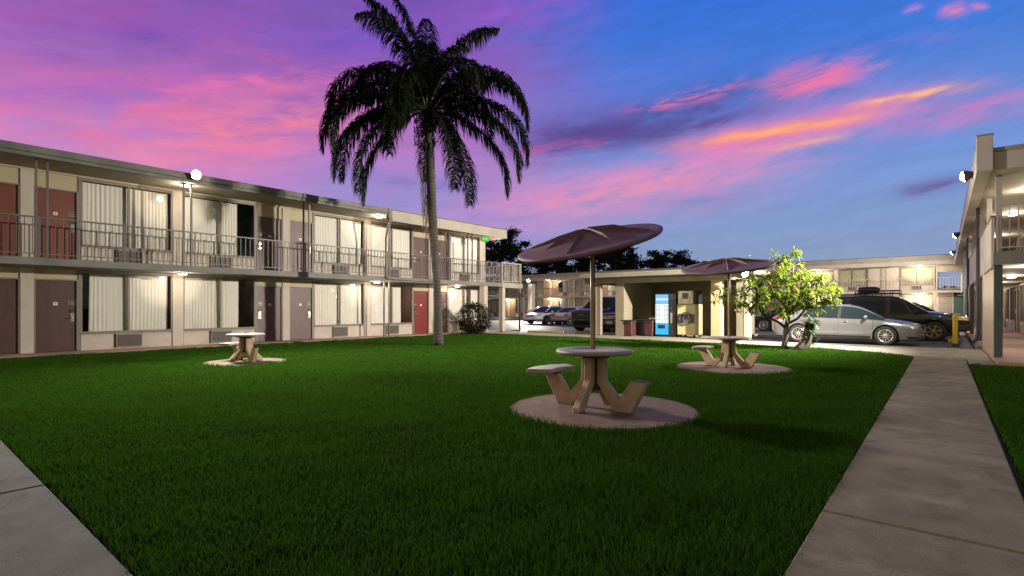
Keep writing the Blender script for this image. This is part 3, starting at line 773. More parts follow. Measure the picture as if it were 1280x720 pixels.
# ---- far wing (faces the camera's side of the car park) ---------------------
FB = thing('motel_wing', 'cream two-storey motel wing across the far side of the car park', 'building', (-4.03,55.4,0), 0)
z1 = (.1,2.5); z2 = (2.7,4.72); hb = 3.5
D = 0.0; k = 0
fl_ = []
for j in range(0, 8):
    Dj = -7.0*j
    for s in (-1, 1):
        if Dj + s*hb > 3.6: continue
        fl_.append((Dj, s))
for i, (Dj, s) in enumerate(fl_):
    det = False
    near = Dj > -20
    up = 'door_pale' if near and s < 0 else ('transom' if near else 'door_tan')
    if up == 'transom': up = 'door_pale'
    halfbay(FB, Dj, s, hb, z1[0], z1[1], 0, 'door_tan', 3.1*i+5, ((0,1),), 'curtain_green' if near else 'curtain', det, False, ('ac_white','ac_dark'), pil='stucco')
    gaps = ((0,1),) if not (Dj in (-35.0,) and s > 0) else ((.25,1),)
    halfbay(FB, Dj, s, hb, z2[0], z2[1], 1, up, 5.3*i+9, gaps, 'curtain_green' if near else 'curtain', det, False, ('ac_white','ac_dark'), pil='stucco')
xl = -7.0*7-hb
b = MB(); b.box(xl,.15,.0,xl+.2,9,4.9); b.box(3.44,-.03,.0,3.62,9,4.72); b.box(xl+.2,8.9,0,3.44,9,4.9); b.box(3.62,.0,0,3.70,9,2.5); b.box(4.55,.0,0,4.62,3,2.5); b.box(5.42,.0,0,7.3,.3,2.5); b.box(5.45,.0,2.7,9,.3,4.72); b.box(3.62,.0,4.22,5.45,.2,4.72); b.box(3.62,8.8,2.7,5.45,9,3.2)
b.build('wall', M['stucco'], FB)
b = MB(); b.box(xl+.3,3.0,.1,3.43,3.05,4.7); b.box(xl+.3,.2,2.51,3.43,3,2.70); b.build('room_shell', M['room'], FB)
b = MB(); b.box(xl,-1.30,2.51,9,.148,2.70); b.box(3.5,.149,2.51,9,9,2.70); b.build('balcony', M['fascia_white'], FB)
b = MB(); b.box(xl,-.03,4.721,5.7,.148,4.80); b.build('header_strip', M['transom'], FB)
b = MB(); b.box(xl,-1.50,4.81,9,9.2,5.05); rf = b.build('roof', M['soffit_white'], FB)
b = MB(); b.box(xl,-1.60,4.74,9,-1.501,5.07,0); b.box(xl,-1.54,5.071,9,-1.30,5.50,1); b.box(xl,-1.56,5.501,9,-1.2,5.55,2)
b.build('fascia', [M['fascia_white'], M['fascia_pale'], M['fascia']], rf)
railing(FB, (xl,-1.26), (9,-1.26), 2.701, 1.05, .19, 'rail_white', .018, .05, 2.4)
for xx in [3.5-7.0*j for j in range(0,8)]:
    b = MB(); b.box(xx-.06,-1.27,.1,xx+.06,-1.15,2.509); b.build('post', M['fascia_white'], FB)
b = MB()
for kz in range(17): b.box(3.71,.02,.14+.138*kz,4.54,.06,.14+.138*kz+.125)
b.build('louvre_door', M['ac'], FB)
b = MB(); b.box(4.63,.03,.1,5.41,.08,2.3); b.build('door', mat('dark_green_door',(.012,.045,.025),None,rough=.5), FB)

# ---- right wing -----------------------------------------------------------
RB = thing('motel_wing', 'white two-storey motel wing with solid balcony panels, seen end-on beside the path', 'building', (2.8,50.0,0), R(-90))
# local x = 50 - worldY ; local -y -> world -X
for j, Dw in enumerate((21.5,28.7,35.9,43.1)):
    for s in (-1,1):
        halfbay(RB, 50-Dw, s, 3.6, .12, 2.47, 0, 'door_brown', 2.9*j+s+3, ((0,1),), 'curtain', False, False, ('ac_white','ac_dark'), pil='stucco')
        halfbay(RB, 50-Dw, s, 3.6, 2.70, 4.68, 1, 'door_brown', 4.7*j+s+31, ((0,1),), 'curtain', False, False, ('ac_white','ac_dark'), pil='stucco')
xe = 50-17.9
b = MB(); b.box(xe-.0,.1495,.0,xe+.2,6.2,4.7); b.box(3.1,6.0,0,xe,6.2,4.7); b.box(-4,.1,0,3.3-.0,.3,4.7); b.build('wall', M['stucco'], RB)
b = MB(); b.box(3.5,3.0,.12,xe-.1,3.05,4.7); b.build('room_shell', M['room'], RB)
xn = 50-17.65
b = MB(); b.box(-4.5,-1.80,2.50,xn,.148,2.70); b.box(xn-.25,.149,2.50,xn,6.2,2.70); b.build('balcony', M['soffit_white'], RB)
b = MB(); b.box(xn+.001,-1.86,2.40,xn+.06,6.2,2.72); b.box(xn-.4,-1.86,2.40,xn,-1.801,2.72); b.build('edge_beam', M['greybeam'], RB)
# solid balcony parapet in panels, and the near-end railing
for a in range(0,9):
    p0_, p1_ = xn-.42-3.6*a, xn-.42-3.6*(a+1)+.06
    b = MB(); b.box(p1_,-1.87,2.36,p0_,-1.81,3.62); b.build('parapet_panel', M['fascia_white'], RB)
b = MB(); b.box(xn-33,-1.885,3.621,xn-.42,-1.795,3.68); b.build('parapet_cap', M['trim'], RB)
railing(RB, (xn+.02,-1.80), (xn+.02,6.1), 2.721, 1.16, .16, 'rail_white', .008)
for a in range(0,9):
    xx = xn-.60-3.6*a; b = MB(); b.box(xx-.06,-1.78,2.701,xx+.06,-1.66,4.70); b.build('post', M['fascia_white'], RB)
# roof with a boxed eave
b = MB(); b.box(-4.5,-1.88,4.72,xn+.1,6.4,4.95); rf = b.build('roof', M['soffit_white'], RB)
b = MB(); b.box(-4.5,-2.18,4.68,xn-.0,-1.901,5.30,0); b.box(xn+.001,-2.18,4.68,xn+.40,-1.881,5.54,0); b.box(xn+.101,-1.88,4.70,xn+.25,6.4,5.14,0); b.box(xn+.06,-1.88,5.141,xn+.27,6.4,5.24,1); b.box(-4.5,-2.19,5.301,xn,-1.85,5.36,1); b.box(xn,-2.19,5.541,xn+.42,-1.87,5.58,1)
b.build('fascia', [M['fascia_white'], M['fascia_pale']], rf, bevel=.006, seg=1)
# ground-storey supports
b = MB(); b.box(50-17.90,-1.84,.11,50-17.72,-1.68,2.399); b.build('post', M['greypost'], RB, bevel=.008, seg=1)
b = MB(); b.box(50-22.35,-1.86,-.02,50-22.0,-1.52,2.499); b.build('column', M['fascia_white'], RB, bevel=.01, seg=1)
for Yw in (26.0,32.5,37.8,43.5):
    b = MB(); b.box(50-Yw-.07,-1.86,.11,50-Yw+.07,-1.72,2.499); b.build('post', M['greypost'], RB)
for Yw in (23.4,33.0,38.4):
    b = MB(); b.tube([(50-Yw,-1.93,4.66),(50-Yw,-1.93,.55),(50-Yw-.04,-1.96,.3),(50-Yw-.06,-2.05,.16)],.05,10); b.build('downspout', M['greypost'], RB)
b = MB(); b.tube([(3.5,-.06,2.38),(xe,-.06,2.38)],.03,8); b.build('conduit', M['fascia_white'], RB)

# ------------------------------------------------------------------ lamps
def soffit_lamp(loc, label, energy, group, r=.14):
    l = thing('ceiling_lamp', label, 'lamp', loc, 0, group)
    b = MB(); b.lathe([(0,0),(r+.02,0),(r+.02,-.03),(r,-.035)], (0,0,0), 20); b.build('housing', M['fixture'], l)
    b = MB(); b.lathe([(r-.005,-.036),(r*.9,-.065),(r*.5,-.085),(0,-.09)], (0,0,0), 20); b.build('diffuser', M['lamp'], l)
    lamp_light(l, (0,0,-.17), energy, (1,.86,.69), .1)
    return l
def floodlight(loc, aim, label, energy, color=(1,.93,.82), group='floodlights on the eaves', size=1.5, spot=165, blend=.6, lr=.12):
    l = thing('floodlight', label, 'floodlight', loc, 0, group)
    a = Vector(aim).normalized(); q = a.to_track_quat('Z','Y').to_matrix()
    k = size; b = MB(); b.lathe([(0,-.12*k),(.05*k,-.12*k),(.06*k,-.06*k),(.105*k,.02*k),(.11*k,.05*k),(.10*k,.055*k)], (0,0,0), 20, q); b.build('housing', M['fixture_dark'], l)
    b = MB(); b.lathe([(.099*k,.05*k),(.07*k,.085*k),(.03*k,.105*k),(0,.11*k)], (0,0,0), 20, q); b.build('lens', M['flood'], l)
    b = MB(); b.tube([tuple(a*-.1), tuple(Vector((a.x*-.16,a.y*-.16,-.02)))], .02, 8); b.build('bracket', M['fixture_dark'], l)
    lamp_light(l, tuple(a*.16*size), energy, color, lr, spot, a, blend)
    return l
# ------------------------------------------------------------------ picnic tables (local +x = right seen from the path, +y = away)
def make_table(loc, scale, label):
    t_ = thing('picnic_table', label, 'picnic table', loc, YAW, 'round concrete picnic tables')
    t_.scale = (scale,)*3
    b = MB(); b.lathe([(0,.705),(.40,.705),(.475,.712),(.500,.730),(.502,.748),(.488,.765),(.46,.770),(.03,.772),(.028,.76),(0,.76)], (0,0,0), 64)
    b.build('tabletop', M['tabletop'], t_)
    armp = [(.072,.665),(.160,.665),(.185,.37),(.385,.155),(.56,.405),(.79,.405),(.565,.0),(.32,.0),(.105,.30),(.072,.34)]
    footp = [(.072,.665),(.160,.665),(.185,.37),(.455,.06),(.455,.0),(.31,.0),(.105,.30),(.072,.34)]
    for ang, kind in ((-43,'arm'),(139,'seat'),(231,'foot'),(49,'foot')):
        a = R(ang); ca, sa = math.cos(a), math.sin(a)
        fn = lambda u,v,w_: (u*ca-w_*sa, u*sa+w_*ca, v)
        b = MB(); b.prism(footp if kind == 'foot' else armp, fn, -.052, .052)
        lg = b.build('leg', M['table'], t_, bevel=.014, seg=2, recalc=True)
        if kind == 'arm':
            b = MB(); b.prism([(.60,.4055),(.76,.4055),(.76,.412),(.60,.412)], fn, -.05, .05)
            # cast recess with bolts on the bare arm end, on its outer face
            nx, nz = .865, -.50     # outward normal of the slanted outer face (r,z)
            for (dr, w0, w1, hgt) in ((.03,-.045,.0,.03),(.03,.012,.05,.02)):
                r0, zz = .79-.235*dr/.405*3, .405-dr
                b.prism([(r0+.006*nx,zz),( r0-.0*nx-.02,zz-.035),(r0-.016,zz-.037),(r0+.012,zz-.002)], fn, w0, w1)
            b.build('bolt_plate', M['dark_steel'], lg, recalc=True)
        if kind == 'seat':
            b = MB(); ps = []
            n = 12; half = R(31)
            for k in range(n+1):
                q = a-half+2*half*k/n; ps.append((.905*math.cos(q), .905*math.sin(q)))
            for k in range(n+1):
                q = a+half-2*half*k/n; ps.append((.555*math.cos(q), .555*math.sin(q)))
            b.prism(ps, lambda u,v,w_:(u,v,w_), .428, .490)
            b.build('seat', M['tabletop'], t_, bevel=.018, seg=3, recalc=True)
            b = MB(); b.prism([(.575,.4055),(.765,.4055),(.74,.4275),(.60,.4275)], fn, -.055, .055); b.build('bracket', M['dark_steel'], lg, recalc=True)
    b = MB(); b.box(-.17,-.17,.667,.17,.17,.704); b.box(-.068,-.068,.24,.068,.068,.666)
    b.build('bracket', M['dark_steel'], t_)
    return t_
TN = make_table((-3.55,6.03,.03), 1.0, 'concrete picnic table under the steeply tilted parasol, big pinkish round pad below')
TM = make_table((-3.70,12.12,.03), .86, 'concrete picnic table with a canopy by the small lit tree')
TL = make_table((-13.42,5.92,.014), .88, 'concrete picnic table without any canopy in front of the brown-railed motel wing')
b = MB(); b.tube([(0,0,.772),(0,0,.80)],.03,12); b.build('canopy_socket', M['dark_steel'], TL)

def make_parasol(loc, zc, rad, tl, tc, label, z0):
    p = thing('parasol', label, 'parasol', loc, 0, 'maroon fibreglass parasols')
    b = MB(); b.tube([(0,0,z0),(0,0,zc-.03)], .023, 16); b.build('pole', M['gold_pole'], p)
    b = MB(); b.tube([(.030*RT[0],.030*RT[1],z0),(.030*RT[0],.030*RT[1],zc-.02)], .010, 8); b.build('pole_dark_side', M['brown_pole'], p)  # added brown tube paints in the pole's darker right side; no actual pipe
    n = Vector((0,0,1)) + math.tan(tl)*Vector((-RT[0],-RT[1],0)) + math.tan(tc)*Vector((-FW[0],-FW[1],0))
    q = n.normalized().to_track_quat('Z','Y').to_matrix()
    cc = (-RT[0]*.05,-RT[1]*.05,zc)
    k = rad/.93
    prof = [(0,.135),(.10,.122),(.35,.075),(.70,.022),(.86,.008),(.905,.012),(.93,.0),(.935,-.022),(.92,-.042),(.895,-.045),(.88,-.03),(.60,-.012),(.2,.06),(0,.085)]
    b = MB(); b.lathe([(r*k,z) for r,z in prof], cc, 72, q)
    c_ = b.build('canopy', M['maroon'], p)
    b = MB()
    for j in range(8):
        a = 2*PI*(j+.35)/8; ca, sa = math.cos(a), math.sin(a)
        e = .80 if j % 2 == 0 else .62
        # thin raised fold tapering from the hub to the rim
        top = [(.02,.170),(.12,.168),(.40,.125),(e,.030)]
        vs = []; fs = []
        for r_, z_ in top:
            wd = .013
            zb = .135-.13*r_/.72 if r_ < .72 else .02
            vs += [tuple(q@Vector((r_*k*ca+wd*sa, r_*k*sa-wd*ca, zb-.01))+Vector(cc)), tuple(q@Vector((r_*k*ca, r_*k*sa, z_))+Vector(cc)), tuple(q@Vector((r_*k*ca-wd*sa, r_*k*sa+wd*ca, zb-.01))+Vector(cc))]
        for i in range(len(top)-1):
            fs += [(i*3,i*3+1,i*3+4,i*3+3),(i*3+1,i*3+2,i*3+5,i*3+4)]
        b.add(vs, fs)
    b.build('rib', M['maroon'], c_, recalc=False)
    b = MB(); b.lathe([(.05,-.04),(.05,.02),(.10,.05)], cc, 16, q); b.build('hub', M['dark_steel'], p)
    return p
make_parasol((-3.575,6.015,0), 2.22, .95, R(13), R(14), 'steeply tilted maroon parasol on a gold pole over the table nearer the path', .80)
make_parasol((-3.70,12.12,0), 2.27, .97, R(7.5), R(10), 'flatter maroon parasol over the table by the lit tree and snack shelter', .66)

# ------------------------------------------------------------------ vending shelter
SH = thing('vending_shelter', 'low flat-roofed tan shelter housing the vending and ice machines', 'shelter', (-9.3,21.9,0))
def L(x): return x+9.3
b = MB(); b.box(L(-13.6),-.05,-.05,L(-6.3),3.6,.035); b.build('floor', M['concrete_pale'], SH)
b = MB()
b.box(L(-11.75),0,.036,L(-11.35),3.2,2.52)             # left wall
b.box(L(-11.349),3.0,.036,L(-6.85),3.2,2.52)           # back
b.box(L(-6.85),1.55,.036,L(-6.55),3.2,2.52)
b.build('wall', M['shed_in'], SH)
b = MB(); b.box(L(-11.76),-.012,.036,L(-11.34),-.0005,2.45); b.build('wall_end', M['shed'], SH)
b = MB(); b.box(L(-7.40),-.03,.036,L(-6.99),.33,2.47); b.build('column', M['shed_lit_yellow'], SH, bevel=.01, seg=1)
b = MB(); b.box(L(-6.545),1.53,.036,L(-6.30),1.85,2.50); b.build('column', M['pilaster'], SH, bevel=.01, seg=1)
b = MB(); b.box(L(-12.95),-.03,.036,L(-12.74),.2,2.46); b.build('column', M['shed'], SH, bevel=.01, seg=1)
b = MB(); b.box(L(-12.739),-.02,.036,L(-12.55),.19,2.46); b.build('column', M['shed_pink'], SH, bevel=.01, seg=1)
b = MB(); b.box(L(-13.0),3.0,.036,L(-12.75),3.2,2.52); b.build('column', M['shed'], SH)
b = MB(); b.box(L(-13.45),-.45,2.72,L(-6.0),3.6,2.93); r_ = b.build('roof', M['fascia_pale'], SH, bevel=.01, seg=1)
b = MB(); b.box(L(-12.99),-.06,2.46,L(-6.5),.22,2.719); b.box(L(-13.4),-.055,2.47,L(-12.991),3.3,2.719); b.box(L(-6.85),.221,2.52,L(-6.5),3.3,2.719); b.box(L(-12.98),3.0,2.52,L(-6.86),3.25,2.719)
b.build('beam', M['shed'], SH)
b = MB(); b.box(L(-12.98),.221,2.60,L(-6.86),2.99,2.715); b.build('ceiling', M['shed_in'], SH)

def vend_local(name, label, cat, loc, rz=0, group=None): return thing(name, label, cat, loc, rz, group)
# drinks machine with a lit blue front
vb = emat('lit_blue_panel', (.04,.46,.98), 1.3); vw = emat('lit_white_panel', (.85,.95,1), 1.35); vl = emat('lit_pale_blue_panel', (.22,.55,.98), 1.05); vt = emat('lit_lettering', (.9,.97,1), 1.6)
V = thing('vending_machine', 'drinks vending machine with a glowing blue front in the shelter', 'vending machine', (-9.62,22.35,.036))
b = MB(); b.box(-.40,.02,.06,.56,.85,1.93); b.box(-.36,.06,0,.52,.8,.0595); b.build('cabinet', M['blackpaint'], V, bevel=.012, seg=1)
f = MB()
# bottom cyan panel, white product field, blue title panel
f.box(-.385,.0,.10,.20,.0195,.62,0); f.box(-.385,.0,.6205,.20,.0195,1.45,1); f.box(-.385,.0,1.4505,.20,.0195,1.88,2)
fp = f.build('lit_front', [vb, vw, vl], V)
f = MB()
for zr in (.74,.97,1.20):
    for xr in (-.355,.03):
        for (x0,z0,x1,z1) in ((0,0,.16,.02),(0,.185,.16,.205),(0,.02,.02,.185),(.14,.02,.16,.185)): f.box(xr+x0,-.006,zr+z0,xr+x1,-.0005,zr+z1)
f.build('product_window', M['grey_plastic'], fp)
f = MB(); f.box(-.28,-.012,.36,.06,-.0005,.53); f.build('delivery_slot', M['black'], fp)
def text(s_, size, m, parent, loc, rot, ext=.002):
    cu = bpy.data.curves.new('lettering', 'FONT'); cu.body = s_; cu.size = size; cu.extrude = ext; cu.align_x = 'CENTER'; cu.align_y = 'CENTER'
    o = bpy.data.objects.new('lettering', cu); col.objects.link(o)
    dg = bpy.context.evaluated_depsgraph_get(); me = bpy.data.meshes.new_from_object(o.evaluated_get(dg))
    bpy.data.objects.remove(o); me.materials.clear(); me.materials.append(m)
    o = bpy.data.objects.new('lettering', me); col.objects.link(o); o.parent = parent; o.location = loc; o.rotation_euler = rot; me.name = 'lettering'
    return o
text('DASANI', .152, vt, fp, (-.0925,-.004,1.66), (PI/2,0,0))
f = MB()
f.box(.27,.004,1.80,.42,.0195,1.90,0); f.box(.29,.004,1.40,.40,.0195,1.52,0); f.box(.30,.0,1.26,.38,.0195,1.31,1); f.box(.27,.002,1.10,.44,.0195,1.20,2)
for k in range(8): f.box(.30,.0,.62+.058*k,.38,.0195,.655+.058*k,3)
f.build('coin_panel', [M['grey_plastic'], emat('small_green_display', (.1,.6,.2), .5), M['plate_dark'], M['plate_line']], V)
lamp_light(V, (-.1,-.12,1.2), 6, (.45,.75,1), .25)
# ice machine
I = thing('ice_machine', 'cream ice dispenser with a round black chute and steel top unit', 'ice machine', (-8.55,22.30,.036))
b = MB(); b.box(-.44,.0,.12,.36,.86,1.44); b.build('bin_body', M['ice'], I, bevel=.02, seg=2)
b = MB()
for x in (-.36,.28):
    for y in (.08,.76): b.box(x-.04,y-.04,0,x+.04,y+.04,.119)
b.build('foot', M['black'], I)
b = MB(); b.box(-.435,-.018,.62,.33,-.0005,1.02); b.build('chute_band', M['grey_plastic'], I, bevel=.004, seg=1)
qx = Matrix.Rotation(PI/2, 3, 'X')
b = MB(); b.lathe([(0,.02),(.20,.02),(.235,.028),(.265,.045),(.275,.03),(.275,.0),(0,.0)], (-.05,-.0185,.83), 40, qx, sm=False); b.build('chute_ring', M['grey_plastic'], I)
b = MB(); b.box(-.20,-.085,.66,-.14,-.039,1.0); b.box(-.20,-.085,.93,.12,-.039,1.01); b.box(.02,-.09,.84,.1,-.039,.93); b.build('chute', M['black'], I, bevel=.008, seg=1)
b = MB(); b.box(-.41,.02,1.46,.25,.80,2.02); b.box(.2505,.04,1.45,.345,.82,2.03,1); b.box(-.40,.04,1.4405,.33,.8,1.4595,1); tp = b.build('ice_maker', [M['steel'], M['black']], I, bevel=.012, seg=2)
b = MB(); b.box(-.22,.0,1.68,.04,.0195,1.92); b.build('display', M['grey_plastic'], tp)
b = MB()
for s in (-1,1):
    x = -.09+s*.22; b.tube([(x+s*.08,.012,1.98),(x+s*.05,.012,1.75),(x-s*.04,.012,1.64),(x-s*.05,.012,1.5)], .008, 6)
b.build('embossed_line', M['plate_line'], tp)
# bins
def bin_(loc, label, w, h, tw, blk):
    t_ = thing('litter_bin', label, 'litter bin', loc, 0, 'litter bins in the shelter')
    b = MB(); q = w/2; p = tw/2
    vs = [(-q,-q,.02),(q,-q,.02),(q,q,.02),(-q,q,.02),(-p,-p,h),(p,-p,h),(p,p,h),(-p,p,h)]
    b.add(vs, [(3,2,1,0),(4,5,6,7),(0,1,5,4),(1,2,6,5),(2,3,7,6),(3,0,4,7)]); b.build('bin_body', M['bin'], t_, bevel=.03, seg=3)
    b = MB(); b.box(-p-.015,-p-.015,h+.001,p+.015,p+.015,h+.05); b.box(-p*.5,-p-.02,h-.12,p*.5,-p-.002,h-.03); b.build('lid', M['black'], t_, bevel=.012, seg=2)
    return t_
bin_((-11.22,22.15,.036), 'square maroon litter bin beside the shelter wall next to the blue SUV', .50, .68, .52, 0)
bin_((-10.32,22.45,.036), 'narrower tapered maroon bin beside the glowing drinks machine', .36, .72, .46, 0)
t_ = thing('storage_bin', 'black square bin behind the maroon bin in the shelter corner', 'storage bin', (-10.75,22.75,.036))
b = MB(); b.box(-.25,-.3,0,.25,.3,.70); b.build('bin_body', M['black'], t_, bevel=.02, seg=2); b = MB(); b.box(-.27,-.32,.701,.27,.32,.75); b.build('lid', M['blackpaint'], t_, bevel=.012, seg=2)

# ------------------------------------------------------------------ bollard, wheel stops, lamp post, exit sign
t_ = thing('bollard', 'square bright yellow bollard on a brown foot beside the silver sedan', 'bollard', (.30,23.7,0), R(8))
b = MB(); b.box(-.065,-.065,.1,.065,.065,1.10); b.build('shaft', M['yellow'], t_, bevel=.012, seg=2)
b = MB(); b.box(-.095,-.095,-.01,.095,.095,.10); b.build('foot', M['bark'], t_, bevel=.01, seg=1)
def wheelstop(loc, rz, label, ln=1.8, m='yellow_worn'):
    t_ = thing('wheel_stop', label, 'wheel stop', loc, rz, 'concrete wheel stops')
    b = MB(); b.prism([(-.09,-.01),(.09,-.01),(.09,.05),(.055,.12),(-.055,.12),(-.09,.05)], lambda u,v,w_:(w_,u,v), -ln/2, ln/2)
    b.build('block', M[m], t_, bevel=.008, seg=1, recalc=True)
    b = MB()
    for x in (-ln*.33,ln*.33): b.tube([(x,0,.119),(x,0,.125)],.014,8)
    b.build('pin', M['dark_steel'], t_)
wheelstop((-16.05,22.35,0), R(-3), 'worn yellow wheel stop in front of the black pickup', 2.4)
wheelstop((-13.35,22.75,0), R(2), 'worn yellow wheel stop under the shelter edge by the blue SUV', 2.2)
wheelstop((-6.3,25.5,0), R(-4), 'bare pale concrete wheel stop between the shelter wall and the lit tree', 1.5, 'stop_grey')
wheelstop((.20,27.2,0), R(90), 'short yellow wheel stop at the front wheel of the black roof-rack SUV', .9, 'yellow')
t_ = thing('lamp_post', 'pale square lamp post with a brown base behind the white sedan', 'lamp post', (-33.1,43.5,0))
b = MB(); b.box(-.28,-.28,-.01,.28,.28,3.75); b.build('shaft', M['fascia_white'], t_, bevel=.02, seg=1)
b = MB(); b.box(-.34,-.34,-.01,.34,.34,1.15); b.build('foot', M['ac'], t_, bevel=.01, seg=1)
ex = thing('exit_sign', 'small green lit exit sign under the roof end of the brown-railed wing', 'exit sign', (-18.45,20.3,4.90), R(62))
b = MB(); b.box(-.17,0,-.14,.17,.05,.14); b.build('housing', M['fixture_dark'], ex); b = MB(); b.box(-.16,-.004,-.13,.16,-.0005,.13); f_ = b.build('face', M['exit_green'], ex)
text('EXIT', .14, M['exit_white'], f_, (0,-.006,0), (PI/2,0,0))
b = MB(); b.tube([(0,.03,.16),(0,.03,.34)],.012,6); b.build('stem', M['fixture_dark'], ex)

# lamps: label, place, power
LWM = 'motel wing on the left'
soffit_lamp((-18.85,6.42,5.304), 'round eave lamp over the upper balcony, close beside the floodlight', 52, 'ceiling lamps of the brown-railed wing')
soffit_lamp((-18.95,14.0,5.304), 'round eave lamp beside the rain hopper over the upper balcony', 52, 'ceiling lamps of the brown-railed wing')
soffit_lamp((-18.70,20.9,5.304), 'round eave lamp next to the green exit sign at the roof end', 60, 'ceiling lamps of the brown-railed wing')
soffit_lamp((-19.1,6.42,2.474), 'ground-floor ceiling lamp below the floodlight of the brown-railed wing', 50, 'ceiling lamps of the brown-railed wing')
soffit_lamp((-19.1,14.0,2.474), 'ground-floor ceiling lamp beside the full-height double poles', 50, 'ceiling lamps of the brown-railed wing')
soffit_lamp((-19.4,19.2,2.474), 'ground-floor ceiling lamp above the dark round bush', 52, 'ceiling lamps of the brown-railed wing')
soffit_lamp((-19.1,-1.1,2.474), 'ground-floor ceiling lamp past the first red-brown doors of the brown-railed wing', 120, 'ceiling lamps of the brown-railed wing')
soffit_lamp((-18.85,-1.1,5.304), 'upper eave lamp past the first red-brown doors of the brown-railed wing', 120, 'ceiling lamps of the brown-railed wing')
floodlight((-18.12,6.45,5.50), (.97,.05,-.22), 'glaring white floodlight on the eave of the brown-railed wing', 9500, size=1.4, spot=140, blend=1.0, lr=.6)
for i, (y, lb) in enumerate(((19.2,'big glaring floodlight under the raised eave end of the white wing'),(34.5,'floodlight halfway along the eave of the white wing'),(45.5,'small floodlight on the white wing eave next to the far cream wing'))):
    floodlight((.50,y,4.98), ((-.96,.0,-.15),(-.75,.35,-.40),(-.75,.35,-.40))[i], lb, (21000,3000,3500)[i], spot=(148,165,165)[i], blend=(1.0,.6,.6)[i])
floodlight((-5.95,21.30,2.67), (.8,-.45,-.3), 'floodlight on the shelter roof end, shining through the small tree', 520, (1,.88,.66))
floodlight((-33.1,43.0,4.1), (.45,-.8,-.4), 'floodlight on top of the pale lamp post', 9000, (1,.88,.68))
for y, zf, e in ((21.0,4.715,50),(26.0,4.715,50),(33.5,4.715,60),(20.6,2.495,90),(26.5,2.495,70),(33.0,2.495,70),(42.0,2.495,80)):
    soffit_lamp((1.9,y,zf), ('upper' if zf > 3 else 'lower') + ' walkway ceiling lamp of the white wing, ' + {21.0:'first from the end railing',26.0:'second from the end railing',33.5:'third from the end railing',20.6:'first from the grey corner post',26.5:'second from the grey corner post',33.0:'third from the grey corner post',42.0:'deep down the walkway by the cream wing'}[y], e, 'ceiling lamps of the white wing')
for k, x in enumerate((-1.6,-9.0,-16.0,-23.5,-31.0,-38.5,-46.0)):
    soffit_lamp((x,54.35,2.505), 'far-wing ground-floor ceiling lamp, ' + ['above the black roof-rack SUV','behind the small lit tree','between the shelter and the lit tree','behind the shelter','above the black pickup','above the white sedan','behind the staircase landing'][k], 230, 'ceiling lamps of the far wing', .17)
    soffit_lamp((x,54.2,4.805), 'added far-wing upper eave lamp, ' + ['above the black roof-rack SUV','behind the small lit tree','between the shelter and the lit tree','behind the shelter','above the black pickup','above the white sedan','behind the staircase landing'][k], 210, 'ceiling lamps of the far wing', .17)  # upper row is added to light the far facade evenly
# ------------------------------------------------------------------ cars: x forward, y left, z up
def lerp(pts, x):
    if x <= pts[0][0]: return pts[0][1]
    for (a, va), (b_, vb_) in zip(pts, pts[1:]):
        if x <= b_:
            k = (x-a)/(b_-a) if b_ > a else 0
            return va+(vb_-va)*k
    return pts[-1][1]
def smooth_lerp(pts, x):
    """Catmull-Rom through pts"""
    n = len(pts)
    if x <= pts[0][0]: return pts[0][1]
    if x >= pts[-1][0]: return pts[-1][1]
    for i in range(n-1):
        if x <= pts[i+1][0]:
            x0,y0 = pts[i]; x1,y1 = pts[i+1]; h = x1-x0; k = (x-x0)/h
            m0 = (y1-pts[i-1][1])/(x1-pts[i-1][0]) if i > 0 else (y1-y0)/h
            m1 = (pts[i+2][1]-y0)/(pts[i+2][0]-x0) if i+2 < n else (y1-y0)/h
            k2, k3 = k*k, k*k*k
            return (2*k3-3*k2+1)*y0+(k3-2*k2+k)*h*m0+(-2*k3+3*k2)*y1+(k3-k2)*h*m1
    return pts[-1][1]

tyre_m = mat('tyre_rubber', (.016,.016,.016), (.024,.023,.022), 10, .8)
chrome_m = mat('chrome', (.75,.74,.72), None, rough=.15, metal=1)
rim_m = mat('alloy_rim', (.62,.60,.57), (.52,.50,.48), 8, .3, metal=.85)
rim_bronze = mat('bronze_rim', (.36,.27,.17), (.28,.21,.13), 8, .35, metal=.8)
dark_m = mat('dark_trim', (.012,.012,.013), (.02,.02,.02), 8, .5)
seam_m = mat('panel_gap', (.006,.006,.006), None, rough=.9)
carglass = bpy.data.materials.new('car_glass'); carglass.use_nodes = True
_t = NT(carglass.node_tree); _o = _t.n('ShaderNodeOutputMaterial'); _p = _t.n('ShaderNodeBsdfPrincipled'); _t.l(_p.outputs[0], _o.inputs[0])
_p.inputs['Base Color'].default_value = (.012,.018,.022,1); _p.inputs['Roughness'].default_value = .04; _p.inputs['Specular IOR Level'].default_value = .32; _p.inputs['Coat Weight'].default_value = .0; _p.inputs['Coat Roughness'].default_value = .02
lens_m = mat('headlight_lens', (.62,.58,.48), (.38,.36,.31), 30, .12, metal=.1, coat=1)
amber_m = mat('amber_lens', (.62,.48,.28), (.50,.36,.18), 20, .2, coat=1)
tail_m = mat('tail_lamp_red', (.45,.03,.02), (.32,.02,.015), 12, .2, coat=1)
plate_m = mat('licence_plate', (.58,.56,.48), (.42,.42,.40), 25, .5)
def paint(name, c, metal=.0, rough=.35, coat=.8):
    m_ = mat(name, c, tuple(v*.9 for v in c), 1.2, rough, metal=metal, coat=coat, spec=.5); return m_

